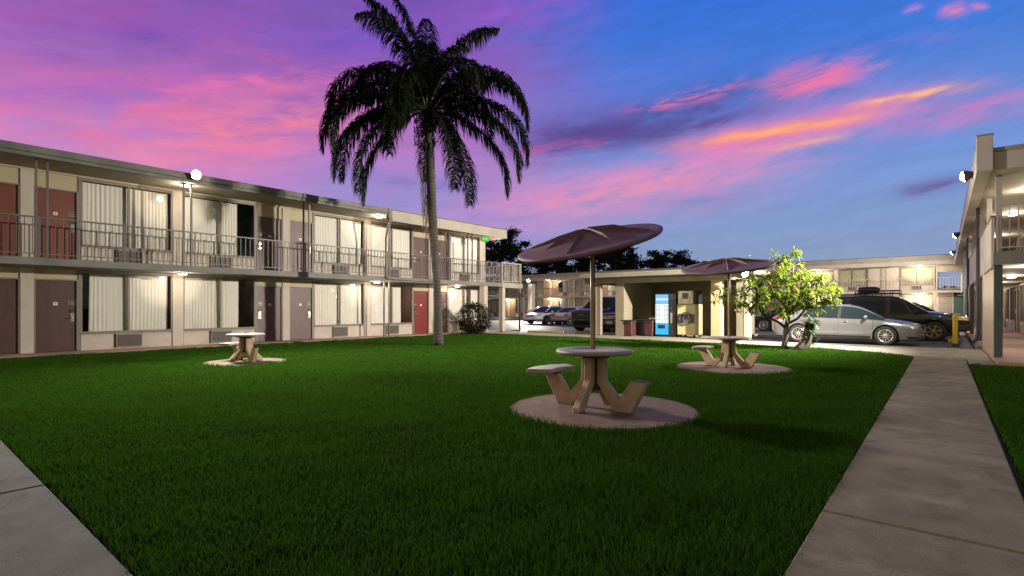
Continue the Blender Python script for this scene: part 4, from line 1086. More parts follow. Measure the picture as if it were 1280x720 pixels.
def build_car(name, label, cat, loc, rz, S, group=None):
    """S: spec dict with side profile, widths, wheels"""
    T_ = thing(name, label, cat, loc, rz, group)
    Lh = S['L']/2; W = S['W']/2; body_m = S['paint']
    rw = S['rw']; ra = rw+S.get('arch',.055); xw = S['xw']
    xs = sorted(set([round(-Lh+2*Lh*i/110, 4) for i in range(111)] + [round(a+s*ra*math.sin(k*PI/16), 4) for a in xw for s in (-1,1) for k in range(9)]))
    xs2 = [xs[0]]
    for x in xs[1:]:
        if x-xs2[-1] > .006: xs2.append(x)
    xs = xs2
    def wid(x): return W*smooth_lerp(S['plan'], x)
    def zbot(x): return lerp(S['bot'], x)
    def zbelt(x): return smooth_lerp(S['belt'], x)
    def ztop(x): return max(smooth_lerp(S['deck'], x), zbelt(x)+.005)
    def arch(x):
        v = -1
        for a in xw:
            if abs(x-a) < ra: v = max(v, rw+math.sqrt(max(0, ra*ra-(x-a)**2)))
        return v
    def sect(x):
        w_ = wid(x); zb = zbot(x); ze = zbelt(x); zt = ztop(x); za = arch(x); h = ze-zb
        def lift(z): return max(z, za) if za > 0 else z
        return [(0,zb+.03),(w_*.80,lift(zb+.01)),(w_*.955,lift(zb+.03)),(w_*.985,lift(zb+h*.18)),(w_*.985,lift(zb+h*.42)),(w_*1.0,lift(zb+h*.66) if za<0 else max(zb+h*.66,za+.012)),(w_*.995,max(zb+h*.82,za+.03)),(w_*.965,ze-.025),(w_*.925,ze),(w_*.82,ze+(zt-ze)*.45),(w_*.55,ze+(zt-ze)*.86),(w_*.25,zt),(0,zt+.004)]
    def surf(x, t_, side):
        s_ = sect(x); k = min(int(t_), len(s_)-2); f_ = t_-k
        return (x, side*(s_[k][0]+(s_[k+1][0]-s_[k][0])*f_), s_[k][1]+(s_[k+1][1]-s_[k][1])*f_)
    b = MB(); n = 13
    for side in (1,-1):
        vs = [(x, side*y, z) for x in xs for y, z in sect(x)]; fs = []
        for i in range(len(xs)-1):
            for k in range(n-1):
                q = (i*n+k, i*n+k+1, (i+1)*n+k+1, (i+1)*n+k); fs.append(q if side < 0 else q[::-1])
        # closed ends
        fs.append([k for k in range(n)][::side]); fs.append([(len(xs)-1)*n+k for k in range(n)][::-side])
        b.add(vs, fs, 0, True)
    body = b.build('body', body_m, T_, recalc=False)
    e = body.modifiers.new('edge', 'EDGE_SPLIT'); e.split_angle = R(38)
    # greenhouse
    x0g, x1g = S['roof'][0][0], S['roof'][-1][0]
    gx = [x0g+(x1g-x0g)*i/60 for i in range(61)]
    def gsect(x):
        ze = zbelt(x)-.01; zr = smooth_lerp(S['roof'], x) if S.get('roofsmooth', True) else lerp(S['roof'], x)
        zr = max(zr, ze+.004); wb = wid(x)*.905; wt = W*lerp(S['tumble'], x) if 'tumble' in S else W*.70
        k = min(1, (zr-ze)/max(.05, S['gh'])); wt = wb+(wt-wb)*k
        return [(wb,ze),(wb+(wt-wb)*.5+.012*k,ze+(zr-ze)*.46),(wt+.012*k,ze+(zr-ze)*.86),(wt-.035*k,zr-.022*k),(wt*.72,zr+.004*k),(wt*.35,zr+.014*k),(0,zr+.018*k)]
    def gsurf(x, t_, side, off=0):
        s_ = gsect(x); k = min(int(t_), len(s_)-2); f_ = t_-k
        y = s_[k][0]+(s_[k+1][0]-s_[k][0])*f_; z = s_[k][1]+(s_[k+1][1]-s_[k][1])*f_
        if off:
            dy, dz = s_[k+1][1]-s_[k][1], -(s_[k+1][0]-s_[k][0]); l_ = math.hypot(dy,dz) or 1
            y += off*dy/l_; z += off*dz/l_
        return (x, side*max(y,0), z)
    b = MB(); n = 7
    for side in (1,-1):
        vs = [(x, side*y, z) for x in gx for y, z in gsect(x)]; fs = []
        for i in range(len(gx)-1):
            for k in range(n-1):
                q = (i*n+k,i*n+k+1,(i+1)*n+k+1,(i+1)*n+k); fs.append(q if side < 0 else q[::-1])
        fs.append([k for k in range(n)][::side]); fs.append([(len(gx)-1)*n+k for k in range(n)][::-side])
        b.add(vs, fs, 0, True)
    gl_ = b.build('glass', carglass, T_); e = gl_.modifiers.new('edge', 'EDGE_SPLIT'); e.split_angle = R(35)
    def gpatch(b, xa, xb, ta, tb, off=.006, nx=14, nt=6, skew=0.0, mi=0, sides=(1,-1)):
        for side in sides:
            vs = []; fs = []
            for i in range(nx+1):
                for j in range(nt+1):
                    t_ = ta+(tb-ta)*j/nt
                    x = xa+(xb-xa)*i/nx + skew*(t_-ta)
                    vs.append(gsurf(min(max(x,x0g),x1g), t_, side, off))
            for i in range(nx):
                for j in range(nt):
                    q = (i*(nt+1)+j, i*(nt+1)+j+1, (i+1)*(nt+1)+j+1, (i+1)*(nt+1)+j); fs.append(q if side < 0 else q[::-1])
            b.add(vs, fs, mi, True)
    def bpatch(b, xa, xb, ta, tb, off=.004, nx=10, nt=4, sides=(1,-1), mi=0, slant=0.0):
        for side in sides:
            vs = []; fs = []
            for i in range(nx+1):
                for j in range(nt+1):
                    t_ = ta+(tb-ta)*j/nt; x = xa+(xb-xa)*i/nx+slant*(t_-ta); x = min(max(x,-Lh),Lh)
                    p = Vector(surf(x,t_,side)); dx = (Vector(surf(min(x+.02,Lh),t_,side))-Vector(surf(max(x-.02,-Lh),t_,side))); dt = Vector(surf(x,min(t_+.15,11.9),side))-Vector(surf(x,max(t_-.15,0),side))
                    nn = dx.cross(dt)*(-side)
                    if nn.length > 1e-9: nn.normalize()
                    if nn.dot(Vector((0,side,.35))) < 0 and ta < 8: nn = -nn
                    vs.append(tuple(p+nn*off))
            for i in range(nx):
                for j in range(nt):
                    q = (i*(nt+1)+j, i*(nt+1)+j+1, (i+1)*(nt+1)+j+1, (i+1)*(nt+1)+j); fs.append(q if side < 0 else q[::-1])
            b.add(vs, fs, mi, True)
    b = MB()
    rx0, rx1 = S['roofpanel']
    gpatch(b, rx0, rx1, 2.25, 6, nx=24)
    gpatch(b, x0g, rx0+.02, 2.35, 3.5, nx=14); gpatch(b, rx1-.02, x1g, 2.35, 3.4, nx=14)
    for xa, xb, sk in S['pillars']: gpatch(b, xa, xb, 0, 2.4, skew=sk, nx=4)
    b.build('roof', body_m, T_)
    b = MB()
    for xa, xb, sk in S.get('dark_pillars', ()):
        for sd_ in (1,-1):
            b = MB(); gpatch(b, xa, xb, 0, 2.3, off=.005, skew=sk, nx=3, sides=(sd_,)); b.build('window_pillar', dark_m, T_)
    # seams, sills, arches liners
    b = MB()
    for xd in S['doors']: bpatch(b, xd, xd+.008, 3.2, 8, off=.002, nx=1, nt=10)
    bpatch(b, S['doors'][0], S['doors'][-1], 3.15, 3.22, off=.002, nx=10, nt=1)
    b.build('panel_gap', seam_m, T_)
    b = MB()
    b.box(-Lh+.25,-W*.72,.20,Lh-.3,W*.72,S['belt'][len(S['belt'])//2][1]-.25)
    for a in xw:
        for s_ in (1,-1):
            b.lathe([(0,0),(ra-.004,0)], (a, s_*W*.70, rw), 24, Matrix.Rotation(PI/2,3,'X'), sm=False)
    b.build('underbody', dark_m, T_)
    # wheels
    for a in xw:
        for s_ in (1,-1):
            wname = MB(); q = Matrix.Rotation(-s_*PI/2, 3, 'X'); cy = s_*(W-.115)
            prof = [(rw*.66,-.10),(rw*.9,-.105),(rw*.985,-.085),(rw,-.05),(rw,.05),(rw*.985,.088),(rw*.9,.105),(rw*.70,.10),(rw*.66,.07)]
            wname.lathe(prof, (a,cy,rw), 40, q)
            wo = wname.build('wheel', tyre_m, T_)
            if abs(s_-S.get('seen',0)) < .5 or S.get('seen',0) == 0:
                r_ = MB(); rr = rw*.665
                r_.lathe([(rr,.06),(rr+.008,.098),(rr-.012,.100),(rr-.03,.05),(rr-.035,-.05)], (a,cy,rw), 40, q)
                ns = S.get('spokes',10)
                for k in range(ns):
                    th = 2*PI*k/ns+.2
                    for dth in ((-.09,.09) if S.get('split',True) else (0,)):
                        c0, c1 = .055, rr-.015
                        p0 = q@Vector((c0*math.cos(th),c0*math.sin(th),.075)); p1 = q@Vector((c1*math.cos(th+dth),c1*math.sin(th+dth),.078))
                        d_ = (p1-p0); l_ = d_.length; d_.normalize(); ax = q@Vector((0,0,1)); sd_ = ax.cross(d_)
                        r_.obox(Vector((a,cy,rw))+(p0+p1)/2, (l_/2, S.get('spw',.016), .014), Matrix((d_,sd_,ax)).transposed())
                r_.lathe([(0,.10),(.045,.10),(.065,.085),(.07,.06)], (a,cy,rw), 20, q)
                r_.build('rim', S.get('rim', rim_m), wo)
                r_ = MB(); r_.lathe([(0,.03),(rr-.03,.03)], (a,cy,rw), 24, q, sm=False); r_.build('dark_backing', dark_m, wo)  # dark disc stands in for the shade behind the spokes
    # mirrors, handles
    for s_ in (1,-1):
        b = MB(); mx, mz = S['mirror']; yb = wid(mx)*.93
        b.lathe([(0,-.11),(.05,-.10),(.078,-.04),(.08,.03),(.05,.09),(0,.10)], (mx, s_*(yb+.14), mz+.05), 14, Matrix.Rotation(PI/2,3,'X')@Matrix.Scale(.8,3,(1,0,0)))
        b.build('side_mirror', S.get('mirror_m', body_m), T_)
        b = MB(); b.tube([(mx,s_*(yb-.03),mz-.02),(mx,s_*(yb+.08),mz+.03)],.02,6); b.build('mirror_stalk', dark_m, T_)
        for xh in S['handles']:
            p = Vector(surf(xh, 6.3, s_)); b = MB(); b.tube([(p.x-.09,p.y-s_*.005,p.z),(p.x-.06,p.y+s_*.028,p.z+.004),(p.x+.06,p.y+s_*.028,p.z+.006),(p.x+.09,p.y-s_*.005,p.z+.004)],.013,6)
            b.build('door_handle', S.get('handle_m', body_m), T_)
    S['extra'](T_, bpatch, surf, wid, gpatch)
    return T_

def front_box(b, x, yhw, z0, z1, dp=.03, mi=0): b.box(x-dp,-yhw,z0,x,yhw,z1,mi)

# --- silver sedan, right side towards the camera ---
def ex_sedan(T_, bp, surf, wid, gp):
    for s_ in (1,-1):
        b = MB(); bp(b, 1.86,2.26, 6.35,8.3, .006, 12, 4, (s_,)); b.build('headlight', lens_m, T_)
        b = MB(); bp(b, 1.98,2.28, 2.3,3.3, .006, 8, 3, (s_,)); b.build('lower_vent', dark_m, T_)
        b = MB(); bp(b, -2.36,-2.02, 6.3,8.0, .006, 10, 4, (s_,)); b.build('taillight', tail_m, T_)
        b = MB(); bp(b, -1.45,1.5, 2.1,3.0, .004, 20, 3, (s_,)); b.build('sill', dark_m, T_)
    b = MB(); b.box(2.33,-.50,.54,2.425,.50,.72); g_ = b.build('grille', dark_m, T_, bevel=.02)
    b = MB(); b.prism([(-.56,.73),(.56,.73),(.46,.50),(-.46,.50),(-.43,.535),(.43,.535),(.50,.695),(-.50,.695)], lambda u,v,w_:(w_,u,v), 2.40, 2.435); b.box(2.426,-.17,.58,2.44,.17,.66); b.build('grille_trim', chrome_m, g_)
    b = MB(); b.box(2.30,-.60,.22,2.42,.60,.36); b.build('bumper_intake', dark_m, T_, bevel=.02)

silver = paint('silver_paint', (.25,.25,.26), metal=.6, rough=.30)
SED = dict(L=4.84, W=1.86, paint=silver, rw=.335, xw=(-1.42,1.36), spokes=11, seen=-1, spw=.013, split=False,
  plan=[(-2.42,.70),(-2.30,.86),(-2.0,.95),(-1.4,.99),(0,1),(1.3,.985),(1.8,.93),(2.15,.82),(2.34,.66),(2.42,.50)],
  bot=[(-2.42,.42),(-2.2,.24),(-1.9,.20),(1.9,.18),(2.25,.19),(2.42,.27)],
  belt=[(-2.42,.86),(-2.2,.97),(-1.6,.985),(-.8,.955),(.2,.92),(1.0,.895),(1.6,.82),(2.1,.72),(2.32,.64),(2.42,.54)],
  deck=[(-2.42,.98),(-2.25,1.045),(-1.7,1.06),(-.8,.99),(.8,.98),(1.1,.97),(1.6,.905),(2.1,.80),(2.32,.72),(2.42,.60)],
  roof=[(-1.95,1.05),(-1.55,1.19),(-1.05,1.36),(-.55,1.435),(-.1,1.45),(.3,1.42),(.62,1.33),(1.0,1.14),(1.32,.955)],
  gh=.5, roofpanel=(-.98,.30), pillars=[(-1.75,-1.30,.10)], dark_pillars=[(-.12,-.02,.02),(-1.02,-.97,.05)],
  doors=[-1.03,-.08,.98], mirror=(.78,.94), handles=[-.75,.18], handle_m=chrome_m, extra=ex_sedan)
build_car('parked_car', 'silver four-door sedan parked behind the small lit tree', 'car', (-2.95,23.72,0), R(-1), SED)

# --- black roof-rack SUV ---
blackp = paint('black_paint', (.010,.011,.011), rough=.22)
def ex_suv(T_, bp, surf, wid, gp):
    for s_ in (1,-1):
        b = MB(); bp(b, 2.28,2.58, 5.2,7.4, .008, 8, 4, (s_,)); b.build('headlight', amber_m, T_)
        b = MB(); bp(b, -2.62,-2.48, 5.0,8.0, .006, 6, 4, (s_,)); b.build('taillight', tail_m, T_)
        b = MB(); b.box(-.95,s_*.93,.36,1.0,s_*1.0,.42); b.build('running_board', dark_m, T_, bevel=.02)
    b = MB(); b.box(2.55,-.55,.62,2.63,.55,1.0); g_ = b.build('grille', dark_m, T_, bevel=.02)
    b = MB()
    for k in range(4): b.box(2.631,-.5,.68+.08*k,2.645,.5,.71+.08*k)
    b.build('grille_bar', chrome_m, g_)
    b = MB(); b.box(2.20,-.96,.44,2.665,.96,.70); b.build('bumper', dark_m, T_, bevel=.04, seg=3)
    # roof rack
    b = MB()
    for s_ in (1,-1):
        b.tube([(-1.2,s_*.62,2.06),(.42,s_*.62,2.06)],.02,8); b.tube([(-1.2,s_*.62,2.17),(.42,s_*.62,2.17)],.018,8)
        for k in range(6): b.tube([(-1.15+.31*k,s_*.62,1.90),(-1.15+.31*k,s_*.62,2.17)],.016,6)
    for k in range(8): b.tube([(-1.2+.23*k,-.62,2.06),(-1.2+.23*k,.62,2.06)],.014,6)
    for x in (-1.2,.42): b.tube([(x,-.62,2.17),(x,.62,2.17)],.018,8)
    b.build('roof_rack', dark_m, T_)
SUV = dict(L=5.24, W=2.0, paint=blackp, rw=.40, arch=.075, xw=(-1.50,1.52), spokes=6, seen=-1, rim=rim_bronze, spw=.022,
  plan=[(-2.62,.88),(-2.5,.95),(-2.2,.99),(0,1),(1.6,1),(2.2,.97),(2.45,.91),(2.58,.80),(2.62,.74)],
  bot=[(-2.62,.52),(-2.3,.44),(-1.9,.40),(1.9,.40),(2.3,.46),(2.62,.55)],
  belt=[(-2.62,1.08),(-2.4,1.16),(0,1.16),(1.0,1.155),(1.4,1.13),(2.2,1.08),(2.5,1.03),(2.62,.95)],
  deck=[(-2.62,1.12),(0,1.18),(1.1,1.24),(1.5,1.235),(2.2,1.16),(2.5,1.09),(2.62,.98)],
  roof=[(-2.60,1.17),(-2.52,1.55),(-2.40,1.84),(-2.2,1.90),(-1.2,1.935),(-.2,1.93),(.25,1.90),(.5,1.80),(.95,1.50),(1.38,1.20)],
  gh=.7, roofpanel=(-2.3,.32), pillars=[(-2.6,-2.42,.0),(-1.42,-1.22,-.05),(-.06,.10,.0),(.80,.92,-.16)], dark_pillars=[], tumble=[(-2.6,.80),(1.4,.76)],
  doors=[-1.15,.02,1.12], mirror=(.95,1.18), handles=[-.85,.25], mirror_m=dark_m, handle_m=dark_m, extra=ex_suv)
SV = build_car('parked_car', 'large black SUV with roof rack and bronze wheels behind the silver sedan', 'car', (-1.85,28.05,0), R(0), SUV)
SV.scale = (1,1,.95)
t_ = thing('cargo_bag', 'dark lumpy cargo bag strapped on the roof rack of the black SUV', 'bag', (-2.58,28.05,1.95))
b = MB(); vs = []
for sx_, l_ in ((-.32,.36),(.0,.40),(.36,.30)):
    pass
b.lathe([(0,-.40),(.10,-.40),(.145,-.33),(.15,-.1),(.16,.12),(.14,.33),(.09,.40),(0,.40)], (0,.12,.15), 18, Matrix.Rotation(PI/2,3,'Y'))
b.lathe([(0,-.34),(.09,-.34),(.125,-.28),(.13,.2),(.08,.34),(0,.34)], (.04,-.22,.13), 18, Matrix.Rotation(PI/2,3,'Y'))
b.build('bag_body', dark_m, t_)
b = MB()
for x in (-.2,.18): b.tube([(x,-.36,.02),(x,-.30,.24),(x,.1,.32),(x,.30,.2),(x,.34,.02)],.012,6)
b.build('strap', M['blackpaint'], t_)

# --- dark hatchback behind the SUV, dark sedan further left ---
darkgrey = paint('charcoal_paint', (.03,.032,.036), rough=.25)
def ex_plain(T_, bp, surf, wid, gp):
    Lh = T_['_len']/2
    for s_ in (1,-1):
        b = MB(); bp(b, Lh-.50,Lh-.14, 6.2,8.2, .006, 8, 3, (s_,)); b.build('headlight', lens_m, T_)
        b = MB(); bp(b, -Lh+.08,-Lh+.36, 6.2,8.0, .006, 8, 3, (s_,)); b.build('taillight', tail_m, T_)
    b = MB(); b.box(Lh-.1,-.45,.52,Lh+.004,.45,.66); b.build('grille', dark_m, T_, bevel=.01)
def plain(L_): 
    def f_(T_, *a): T_['_len'] = L_; ex_plain(T_, *a); del T_['_len']
    return f_
HAT = dict(SED, paint=darkgrey, seen=0, extra=plain(4.84), belt=[(a,z+.08) for a,z in SED['belt']], deck=[(a,z+.10) for a,z in SED['deck']],
  roof=[(-2.25,1.13),(-2.05,1.35),(-1.6,1.53),(-.9,1.62),(-.2,1.63),(.3,1.59),(.62,1.48),(1.0,1.25),(1.35,1.05)], gh=.55, roofpanel=(-1.7,.30), pillars=[(-2.1,-1.6,.05)], xw=(-1.42,1.36), rw=.35)
build_car('parked_car', 'charcoal crossover showing only its windscreen behind the black SUV', 'car', (-1.45,33.0,0), R(0), HAT)
DS = dict(SED, paint=paint('black_sedan_paint', (.012,.013,.015), rough=.25), seen=0, extra=plain(4.84))
build_car('parked_car', 'dark sedan half hidden behind the small lit tree and silver sedan', 'car', (-6.55,33.0,0), R(180), dict(DS, seen=1))

# --- black pickup, nose to the lawn ---
def ex_truck(T_, bp, surf, wid, gp):
    b = MB(); b.box(2.80,-.66,.72,2.925,.66,1.10); g_ = b.build('grille', dark_m, T_, bevel=.03, seg=3)
    b = MB(); b.box(2.926,-.14,.90,2.94,.14,.98); b.build('emblem', mat('blue_grey_badge',(.10,.14,.22),None,rough=.3), g_, bevel=.01)
    b = MB(); b.box(2.60,-.98,.44,2.95,.98,.70); b.build('bumper', blackp, T_, bevel=.06, seg=3)
    b = MB(); b.box(2.951,-.45,.48,2.955,.45,.6); b.build('bumper_intake', seam_m, T_)
    for s_ in (1,-1):
        b = MB(); b.box(2.70,s_*.68,.84,2.93,s_*.95,1.08); b.build('headlight', lens_m, T_, bevel=.03, seg=2)
        b = MB(); b.box(2.70,s_*.68,.73,2.925,s_*.95,.81); b.build('marker_light', amber_m, T_, bevel=.02)
        b = MB(); b.tube([(2.952,s_*.72,.57),(2.965,s_*.72,.57)],.07,16); b.build('fog_light', lens_m, T_)
TRK = dict(L=5.8, W=2.02, paint=blackp, rw=.41, arch=.08, xw=(-1.75,1.88), spokes=6, seen=0, spw=.02,
  plan=[(-2.9,.93),(-2.6,.98),(0,1),(2.2,1),(2.6,.98),(2.8,.94),(2.9,.90)],
  bot=[(-2.9,.55),(-2.3,.46),(2.3,.46),(2.9,.52)],
  belt=[(-2.9,1.30),(-1.0,1.30),(.0,1.26),(1.3,1.23),(2.3,1.17),(2.75,1.13),(2.9,1.10)],
  deck=[(-2.9,1.31),(-1.0,1.31),(1.2,1.30),(1.6,1.30),(2.4,1.26),(2.75,1.21),(2.9,1.13)],
  roof=[(-1.25,1.28),(-1.18,1.6),(-1.05,1.86),(-.7,1.93),(.2,1.95),(.65,1.91),(.95,1.72),(1.45,1.30)],
  gh=.6, roofpanel=(-1.0,.62), pillars=[(-1.25,-1.0,.02),(-.02,.10,0)], dark_pillars=[], tumble=[(-1.2,.78),(1.4,.76)],
  doors=[-1.1,.05,1.25], mirror=(1.08,1.30), handles=[-.75,.3], mirror_m=chrome_m, extra=ex_truck)
build_car('parked_truck', 'tall black pickup parked nose-on at the lawn edge beside the shelter', 'pickup truck', (-15.55,28.1,0), R(-92), TRK)

# --- dark blue SUV seen through the shelter ---
bluep = paint('dark_blue_paint', (.015,.03,.07), rough=.22)
def ex_blue(T_, bp, surf, wid, gp):
    b = MB(); b.box(2.18,-.52,.70,2.40,.52,.88); g_ = b.build('grille', dark_m, T_, bevel=.02)
    b = MB()
    for k in range(3): b.box(2.401,-.5,.745+.06*k,2.42,.5,.77+.06*k)
    b.build('grille_bar', chrome_m, g_)
    b = MB(); b.box(2.2,-.85,.38,2.44,.85,.66); b.build('bumper', darkgrey, T_, bevel=.05, seg=3)
    b = MB(); b.box(2.441,-.17,.46,2.45,.17,.62); b.build('number_plate', plate_m, T_)
    for s_ in (1,-1):
        b = MB(); b.box(2.10,s_*.53,.70,2.395,s_*.82,.88); b.build('headlight', lens_m, T_, bevel=.03, seg=2)
BLU = dict(L=4.75, W=1.88, paint=bluep, rw=.36, arch=.06, xw=(-1.35,1.38), spokes=8, seen=0,
  plan=[(-2.37,.88),(-2.2,.95),(0,1),(1.7,1),(2.1,.95),(2.3,.88),(2.37,.82)], bot=[(-2.37,.5),(-2,.36),(2,.36),(2.37,.45)],
  belt=[(-2.37,1.0),(-2.2,1.10),(0,1.09),(1.1,1.05),(1.8,1.0),(2.2,.95),(2.37,.9)], deck=[(-2.37,1.02),(0,1.12),(1.2,1.12),(1.9,1.07),(2.25,1.0),(2.37,.92)],
  roof=[(-2.33,1.1),(-2.2,1.45),(-2.05,1.66),(-1.2,1.73),(-.2,1.73),(.25,1.69),(.6,1.5),(1.2,1.10)], gh=.6, roofpanel=(-2.0,.2), pillars=[(-2.3,-2.1,0),(-1.2,-1.08,0),(.0,.1,0)],
  doors=[-1.1,.0,1.0], mirror=(.85,1.1), handles=[-.8,.2], extra=ex_blue)
build_car('parked_car', 'dark blue SUV with a front plate seen through the shelter opening', 'car', (-13.75,27.2,0), R(-88), BLU)

# --- white sedan and pale grey coupe in the far row ---
white = paint('white_paint', (.66,.64,.60), rough=.3)
def ex_white(T_, bp, surf, wid, gp):
    b = MB()
    for s_ in (1,-1): b.box(2.30,s_*.05,.58,2.43,s_*.36,.70)
    b.build('grille', dark_m, T_, bevel=.02)
    b = MB(); b.box(2.28,-.62,.26,2.425,.62,.36); b.build('bumper_intake', dark_m, T_, bevel=.02)
    for s_ in (1,-1):
        b = MB(); bp(b, 1.95,2.31, 6.4,8.6, .008, 10, 4, (s_,)); b.build('headlight', lens_m, T_)
WHT = dict(SED, paint=white, seen=0, extra=ex_white, plan=[(-2.42,.75),(-2.25,.9),(-1.4,.99),(0,1),(1.5,.98),(2.0,.93),(2.28,.84),(2.38,.74),(2.42,.68)])
build_car('parked_car', 'white sedan facing the lawn in the far row beside the lamp post', 'car', (-25.35,35.6,0), R(-92), WHT)
def ex_coupe(T_, bp, surf, wid, gp):
    for s_ in (1,-1):
        b = MB(); b.box(-2.45,s_*.42,.66,-2.30,s_*.80,.86); b.build('taillight', tail_m, T_, bevel=.015)
    b = MB(); b.box(-2.455,-.26,.68,-2.43,.26,.82); b.build('number_plate', plate_m, T_)
    b = MB(); b.box(-2.49,-.80,.36,-2.25,.80,.56); b.build('bumper', white, T_, bevel=.04, seg=2)
    b = MB(); b.box(-2.495,-.80,.50,-2.489,.80,.52); b.build('bumper_strip', dark_m, T_)
CPE = dict(SED, paint=paint('pale_grey_paint', (.52,.51,.50), metal=.2, rough=.3), seen=0, extra=ex_coupe, spokes=8,
  plan=[(-2.42,.90),(-2.3,.95),(-1.4,.99),(0,1),(1.5,.98),(2.0,.93),(2.28,.84),(2.42,.7)],
  belt=[(-2.42,.88),(-2.2,.91),(-1.4,.91),(0,.89),(1.2,.86),(1.9,.78),(2.42,.62)], deck=[(-2.42,.92),(-1.4,.97),(0,.93),(1.1,.93),(1.9,.85),(2.42,.66)],
  roof=[(-1.65,.95),(-1.3,1.12),(-.9,1.29),(-.4,1.36),(.0,1.36),(.35,1.31),(.75,1.1),(1.1,.92)], roofpanel=(-.85,.2), pillars=[(-1.5,-1.05,.12)], dark_pillars=[])
build_car('parked_car', 'pale grey coupe with its red tail lamps towards the lawn', 'car', (-22.55,35.5,0), R(92), CPE)
# ------------------------------------------------------------------ plants
def leaf_quad(vs, fs, p, d, n, l_, w_, droop=.15):
    """a folded pointed leaf: 6 points"""
    d = d.normalized(); s_ = d.cross(n)
    if s_.length < 1e-5: s_ = d.cross(Vector((.3,.2,.9)))
    s_.normalize(); u = s_.cross(d)
    o = len(vs); dn = Vector((0,0,-1))
    a = p; m1 = p+d*l_*.42+dn*droop*l_*.25; t_ = p+d*l_+dn*droop*l_
    vs += [tuple(a), tuple(m1+s_*w_*.5+u*w_*.14), tuple(t_), tuple(m1-s_*w_*.5+u*w_*.14), tuple(m1)]
    fs += [(o,o+4,o+1),(o+1,o+4,o+2),(o+2,o+4,o+3),(o+3,o+4,o)]

# queen palm -------------------------------------------------------------
PB = Vector((-13.74,12.66,0))
palm = thing('palm_tree', 'tall queen palm with drooping dark fronds in the middle of the lawn', 'palm tree', PB)
RTv = Vector((RT[0],RT[1],0)); FWv = Vector((FW[0],FW[1],0)); UP = Vector((0,0,1))
crown = RTv*-.42+UP*8.25
tp = []; tr = []
for k in range(40):
    q = k/39
    z = 8.6*q
    tp.append(RTv*(-.42*q**1.25 + .02*math.sin(q*9))+FWv*(.05*math.sin(q*5))+UP*z)
    base = .165-.035*min(1,q*4) if q < .25 else .130+.030*math.sin((q-.25)*PI/.75)
    if q > .8: base = .150-.04*(q-.8)*5*.4
    tr.append(base + .006*math.sin(k*2.6)+(.035*max(0,1-q*16)))
b = MB(); b.tube(tp, tr, 20); b.build('trunk', M['bark_palm'], palm)
# leaf bases and dry fibre hanging under the crown
b = MB(); r2 = random.Random(5)
for k in range(16):
    a = r2.uniform(0,2*PI); d = Vector((math.cos(a),math.sin(a),0)); z = r2.uniform(6.6,8.2)
    c0 = RTv*(-.42*(z/8.6)**1.25)
    b.tube([c0+d*.14+UP*z, c0+d*.24+UP*(z+.25), c0+d*.34+UP*(z+.30)], [.05,.035,.015], 6)
b.build('leaf_base', M['palm_rib'], palm)
b = MB()
for k in range(46):
    z = r2.uniform(4.6,6.5); c0 = RTv*(-.42*(z/8.6)**1.25-r2.uniform(.16,.30))+FWv*r2.uniform(-.22,.05)
    l_ = r2.uniform(.4,1.3)
    b.tube([c0+UP*z, c0+UP*(z-l_*.5)+RTv*r2.uniform(-.05,.03), c0+UP*(z-l_)+RTv*r2.uniform(-.07,.04)], [.012,.010,.004], 4)
b.build('dry_fibre', M['fibre'], palm)
def frond(az_, el0_, length, droop, twist, seed, ll=.80):
    r_ = random.Random(seed)
    hd = RTv*math.cos(az_)+FWv*math.sin(az_)
    pts = [crown+hd*.12]; n = 30; dirs = []
    for k in range(n):
        q = k/(n-1); e = el0_-droop*(q**1.35); e = max(e, R(-86))
        d = hd*math.cos(e)+UP*math.sin(e); dirs.append(d)
        pts.append(pts[-1]+d*length/n)
    ribs = MB(); ribs.tube(pts, [.045*(1-.93*(k/n)**.8)+.004 for k in range(n+1)], 6)
    vs, fs = [], []
    nl = int(length*44)
    for k in range(nl):
        q = .10+.90*(k+.5)/nl; f_ = q*n; i = min(int(f_), n-1); p = pts[i].lerp(pts[i+1], f_-i); d = dirs[i]
        side0 = d.cross(UP)
        if side0.length < .05: side0 = Vector((-hd.y,hd.x,0))
        side0.normalize(); nrm = side0.cross(d)
        prof = min(1, .35+q*3.2)*min(1,(1.02-q)*3.2+.28)
        for sgn in (1,-1):
            L_ = ll*prof*r_.uniform(.75,1.15)
            dd = (side0*sgn*r_.uniform(.55,1.0)+d*r_.uniform(.35,.75)+nrm*r_.uniform(-.15,.55)).normalized()
            # the leaflet leaves sideways and then hangs
            hang = r_.uniform(1.0,2.2)
            p1 = p+dd*L_*.33; d2 = (dd+Vector((0,0,-hang))).normalized(); p2 = p1+d2*L_*.34; d3 = (d2+Vector((0,0,-hang*1.1))).normalized(); p3 = p2+d3*L_*.36
            wv = d.cross(dd)
            wdir = (d*.8+nrm*r_.uniform(-.6,.6)).normalized(); w_ = .0185*r_.uniform(.8,1.3)
            o = len(vs)
            for pp, ww in ((p,.6),(p1,1.0),(p2,.85)): vs.extend([tuple(pp-wdir*w_*ww), tuple(pp+wdir*w_*ww)])
            vs.append(tuple(p3))
            fs.extend([(o,o+1,o+3,o+2),(o+2,o+3,o+5,o+4),(o+4,o+5,o+6)])
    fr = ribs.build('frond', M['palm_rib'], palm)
    lm = MB(); lm.add(vs, fs); lm.build('leaflets', M['palm_leaf'], fr)
